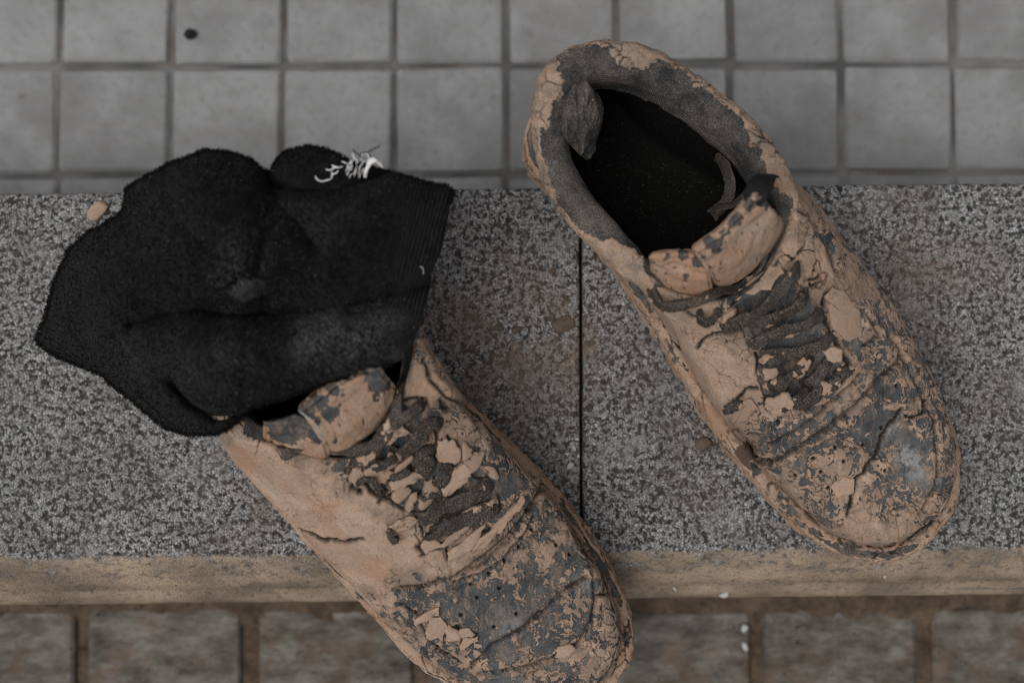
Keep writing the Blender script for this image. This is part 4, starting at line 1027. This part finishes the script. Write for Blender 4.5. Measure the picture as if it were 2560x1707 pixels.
# terry loops standing off the cloth
nrm = grid_normals(top, True)
if nrm[..., 2].mean() < 0: nrm = -nrm
def tufts(name, count, length, rad, mat, seed, edge_bias=0.0, where=None):
    rng = np.random.default_rng(seed)
    ia = rng.integers(0, NA, count); ib = rng.integers(1, NB-20, count)
    eb = rng.random(count) < edge_bias; ib = np.where(eb, rng.integers(0, 26, count), ib)
    if where is not None:
        keep = where(px.reshape(NA, NB, 2)[ia, ib]); ia, ib, eb = ia[keep], ib[keep], eb[keep]
    b = top[ia, ib]; nn = nrm[ia, ib]; k = len(b)
    outw = b-cxy; outw[:, 2] = 0; outw /= np.linalg.norm(outw, axis=1, keepdims=True)+1e-9
    d_ = nn+rng.normal(0, .6, (k, 3))+outw*(eb*.9)[:, None]; d_ /= np.linalg.norm(d_, axis=1, keepdims=True)
    s_ = np.cross(d_, rng.normal(0, 1, (k, 3))); s_ /= np.linalg.norm(s_, axis=1, keepdims=True); t_ = np.cross(d_, s_)
    L = length*(.4+rng.random((k, 1))*1.0); curl = rng.normal(0, .5, (k, 1))
    base = b-nn*.03; m1 = b+d_*L*.55+s_*L*curl*.3; e1 = b+d_*L+s_*L*curl
    V = []
    for c_, r_ in ((base, rad), (m1, rad*1.15), (e1, rad*.5)):
        for a in range(3): V.append(c_+s_*(r_*math.cos(a*2.094))+t_*(r_*math.sin(a*2.094)))
    V = np.stack(V, 1).reshape(-1, 3)
    loc = []
    for r in (0, 3):
        for a in range(3): loc.append((r+a, r+(a+1) % 3, r+3+(a+1) % 3, r+3+a))
    F = (np.arange(k)[:, None, None]*9+np.array(loc)[None]).reshape(-1, 4)
    return tag(mesh_obj(name, V, F, mat, sock), kind='stuff')
tufts('terry_loops', 30000, .12, .018, M_FIBRE, 5, .22, lambda q: (q[:, 0] < 900) | (q[:, 1] < 470))
tufts('lint', 700, .07, .013, M_LINT, 6, .05)
# loose threads at the torn cuff
def tube(name, parent, pts, zs, rad, mat, n=40, m=6, taper=True):
    c = crom([P(x, y, zz) for (x, y), zz in zip(pts, zs)], n); c += .02*np.stack([fbm(c*3+k*9, 2, k) for k in range(3)], -1)
    tg = np.gradient(c, axis=0); tg /= np.linalg.norm(tg, axis=1, keepdims=True)
    s_ = np.cross(tg, [0.3, .2, 1]); s_ /= np.linalg.norm(s_, axis=1, keepdims=True); u_ = np.cross(s_, tg)
    a = np.linspace(0, 2*np.pi, m, endpoint=False); rr = rad*(np.clip(np.minimum(np.linspace(0, 1, n), np.linspace(1, 0, n))*8, .35, 1) if taper else np.ones(n))*(1+.25*fbm(c*6, 2, 4))
    g = c[:, None]+s_[:, None]*(rr[:, None]*np.cos(a))[..., None]+u_[:, None]*(rr[:, None]*np.sin(a))[..., None]
    return mesh_obj(name, g.reshape(-1, 3), grid_faces(n, m, False, True), mat, parent)
ZT = 12.4
for pts in ([(670, 450), (690, 490), (740, 510), (800, 500), (850, 490)], [(785, 375), (820, 385), (870, 370), (880, 330)], [(855, 430), (900, 420), (930, 385)], [(850, 330), (890, 345), (940, 355), (980, 345)], [(860, 350), (910, 360), (960, 350)],
            [(965, 290), (995, 300), (1025, 320)], [(1060, 320), (1072, 300), (1070, 275)], [(1150, 290), (1110, 250), (1095, 215), (1110, 200)], [(1210, 280), (1190, 240), (1210, 200), (1260, 210), (1290, 260)],
            [(850, 490), (860, 440), (850, 400)]):
    tube('loose_thread', sock, z8(pts), [ZT]*len(pts), .027, M_WHITE)
rngT = np.random.default_rng(8)
for k in range(26):
    x = rngT.uniform(990, 1200); y = rngT.uniform(310, 480)
    q = [(x, y), (x+rngT.uniform(5, 20), y-rngT.uniform(20, 40)), (x+rngT.uniform(15, 40), y-rngT.uniform(40, 75))]
    tube('loose_thread', sock, z8(q), [ZT-.1, ZT+.08, ZT-.02], .014+.01*rngT.random(), M_WHITE, n=14, m=5)
for k in range(34):                                   # the thick white tuft
    o_ = rngT.normal(0, 9, 2); e_ = rngT.normal(0, 14, 2)
    q = [(1235+o_[0], 470+o_[1]*.4), (1245+o_[0], 390+o_[1]), (1290+e_[0]*.7, 300+e_[1]*.7), (1345+e_[0]*.6, 272+e_[1]*.6), (1390+o_[0]*.8, 310+o_[1]*.8), (1430+o_[0]*.5, 355+o_[1]*.4)]
    tube('loose_thread', sock, z8(q), [ZT-.25, ZT, ZT+.25, ZT+.3, ZT+.1, ZT-.15], .026, M_WHITE, n=26, m=5)
for pts in ([(1220, 280), (1180, 230), (1120, 190), (1090, 150)], [(1170, 260), (1190, 200), (1260, 185), (1330, 145), (1380, 125), (1405, 95)], [(1275, 205), (1295, 230), (1300, 255)]):
    tube('loose_thread', sock, z8(pts), [ZT, ZT+.3, ZT+.5, ZT+.6, ZT+.6, ZT+.6][:len(pts)], .032, M_FIBRE)
tube('loose_thread', sock, z8([(1840, 1470), (1880, 1490), (1890, 1530), (1885, 1568)]), [12.1]*4, .010, M_WHITE, n=20, m=5)

tube('seam_edge', tong_l, z7([(388, 388), (450, 430), (520, 490), (580, 570), (640, 655)]), [12.1, 12.0, 11.8, 11.6, 11.2], .045, flat('pale_seam', (.34, .33, .32)), n=40, m=6)
# ------------------------------------------------------------------ crumbs and flecks
def lump(name, x, y, zbase, sx, sy, sz, mat, seed, rot=0.0, parent=None):
    import bmesh
    bm = bmesh.new(); bmesh.ops.create_icosphere(bm, subdivisions=3, radius=1.0)
    v = np.array([q.co[:] for q in bm.verts]); fcs = [tuple(q.index for q in f.verts) for f in bm.faces]; bm.free()
    v = v*(1+.55*fbm(v*1.3+seed*3.1, 3, seed)+.22*fbm(v*4+seed, 2, seed+1))[:, None]
    v = np.sign(v)*np.abs(v)**.85
    v = v*np.array([sx, sy, sz]); ca, sa = math.cos(rot), math.sin(rot)
    v = np.stack([v[:, 0]*ca-v[:, 1]*sa, v[:, 0]*sa+v[:, 1]*ca, v[:, 2]], -1)
    v[:, 2] = np.maximum(v[:, 2], -.45*sz)
    w = P(x, y, zbase); v[:, 2] -= v[:, 2].min()
    o = mesh_obj(name, v, fcs, mat); o.location = np.array([w[0], w[1], zbase])*.01
    return o
tag(lump('mud_clod', *one(z0, 224, 486), .02, .58, .36, .22, M_MUD, 8, .75), 'oval clod of tan mud on the granite beside the sock', 'clod')
rngC = np.random.default_rng(12)
for i, (x, y, s_) in enumerate([(1232, 620, .22), (1200, 795, .24), (1290, 648, .2), (1150, 790, .16), (1178, 880, .2), (1215, 905, .22), (1140, 860, .2), (1090, 840, .18), (1290, 760, .18), (1180, 740, .15), (1255, 865, .16), (1130, 820, .14), (1300, 780, .14)]):
    x, y = {0: (1160, 790)}.get(i, (x, y))
    tag(lump('mud_crumb', x*1.0+90, y*1.0+30, .02, s_, s_*rngC.uniform(.6, .9), s_*.5, M_CRUMB, 40+i, rngC.uniform(0, 3)), 'small crumb of brown mud on the granite between the two sneakers', 'crumb', 'mud crumbs between the sneakers')
tag(lump('mud_chip', *one(z0, 1292, 745), .02, .62, .36, .06, M_CRUMB, 91, .25), 'flat dark brown mud chip beside the joint between the kerbstones', 'chip')
tag(lump('mud_chip', *one(z0, 1617, 1018), .02, .42, .34, .10, M_CRUMB, 92, .3), 'brown mud chip on the granite against the open sneaker\'s toe', 'chip')
tag(lump('dark_spot', 478, 88, GZ+.01, .34, .3, .22, flat('spot_black', (.02, .02, .02)), 97), 'small dark pebble on a grey paving tile', 'spot')  # black lump added to stand for a dark spot on the tile
# white paint flecks
def fleck(x, y, zb, s_, label, group=None, seed=0):
    tag(lump('paint_fleck', x, y, zb, s_*.8, s_*.5, s_*.14, M_PAINT, seed, seed*.7), label, 'fleck', group)
for i, (x, y, s_) in enumerate([(1426, 1163, .26), (1418, 1135, .14), (1435, 1120, .16), (1442, 1098, .15), (1428, 1108, .10), (1446, 1140, .11)]):
    fleck(x, y, .01, s_, 'white paint fleck on the granite beside the dark kerb joint', 'paint flecks beside the kerb joint', 60+i)
for i, (x, y, s_) in enumerate([(1476, 1080, .10), (1490, 1062, .12), (1508, 1045, .09), (1585, 945, .08), (1408, 680, .10)]):
    fleck(x, y, .01, s_, 'tiny pale fleck on the granite near the open sneaker', 'pale flecks near the open sneaker', 70+i)
fleck(1810, 1487, -3.15, .28, 'white paint fleck on the sandy kerb chamfer, largest of them', None, 81)
for i, (x, y, zz) in enumerate([(2212, 1439, -1.4), (1687, 1471, -2.5)]):
    fleck(x, y, zz, .15, 'small white fleck on the sandy kerb chamfer', 'small flecks on the kerb chamfer', 83+i)
for i, (x, y) in enumerate([(1862, 1570), (1862, 1615)]):
    fleck(x, y, GZ+.15, .3, 'white fleck in a dirt joint between the road pavers', 'flecks between the road pavers', 87+i)
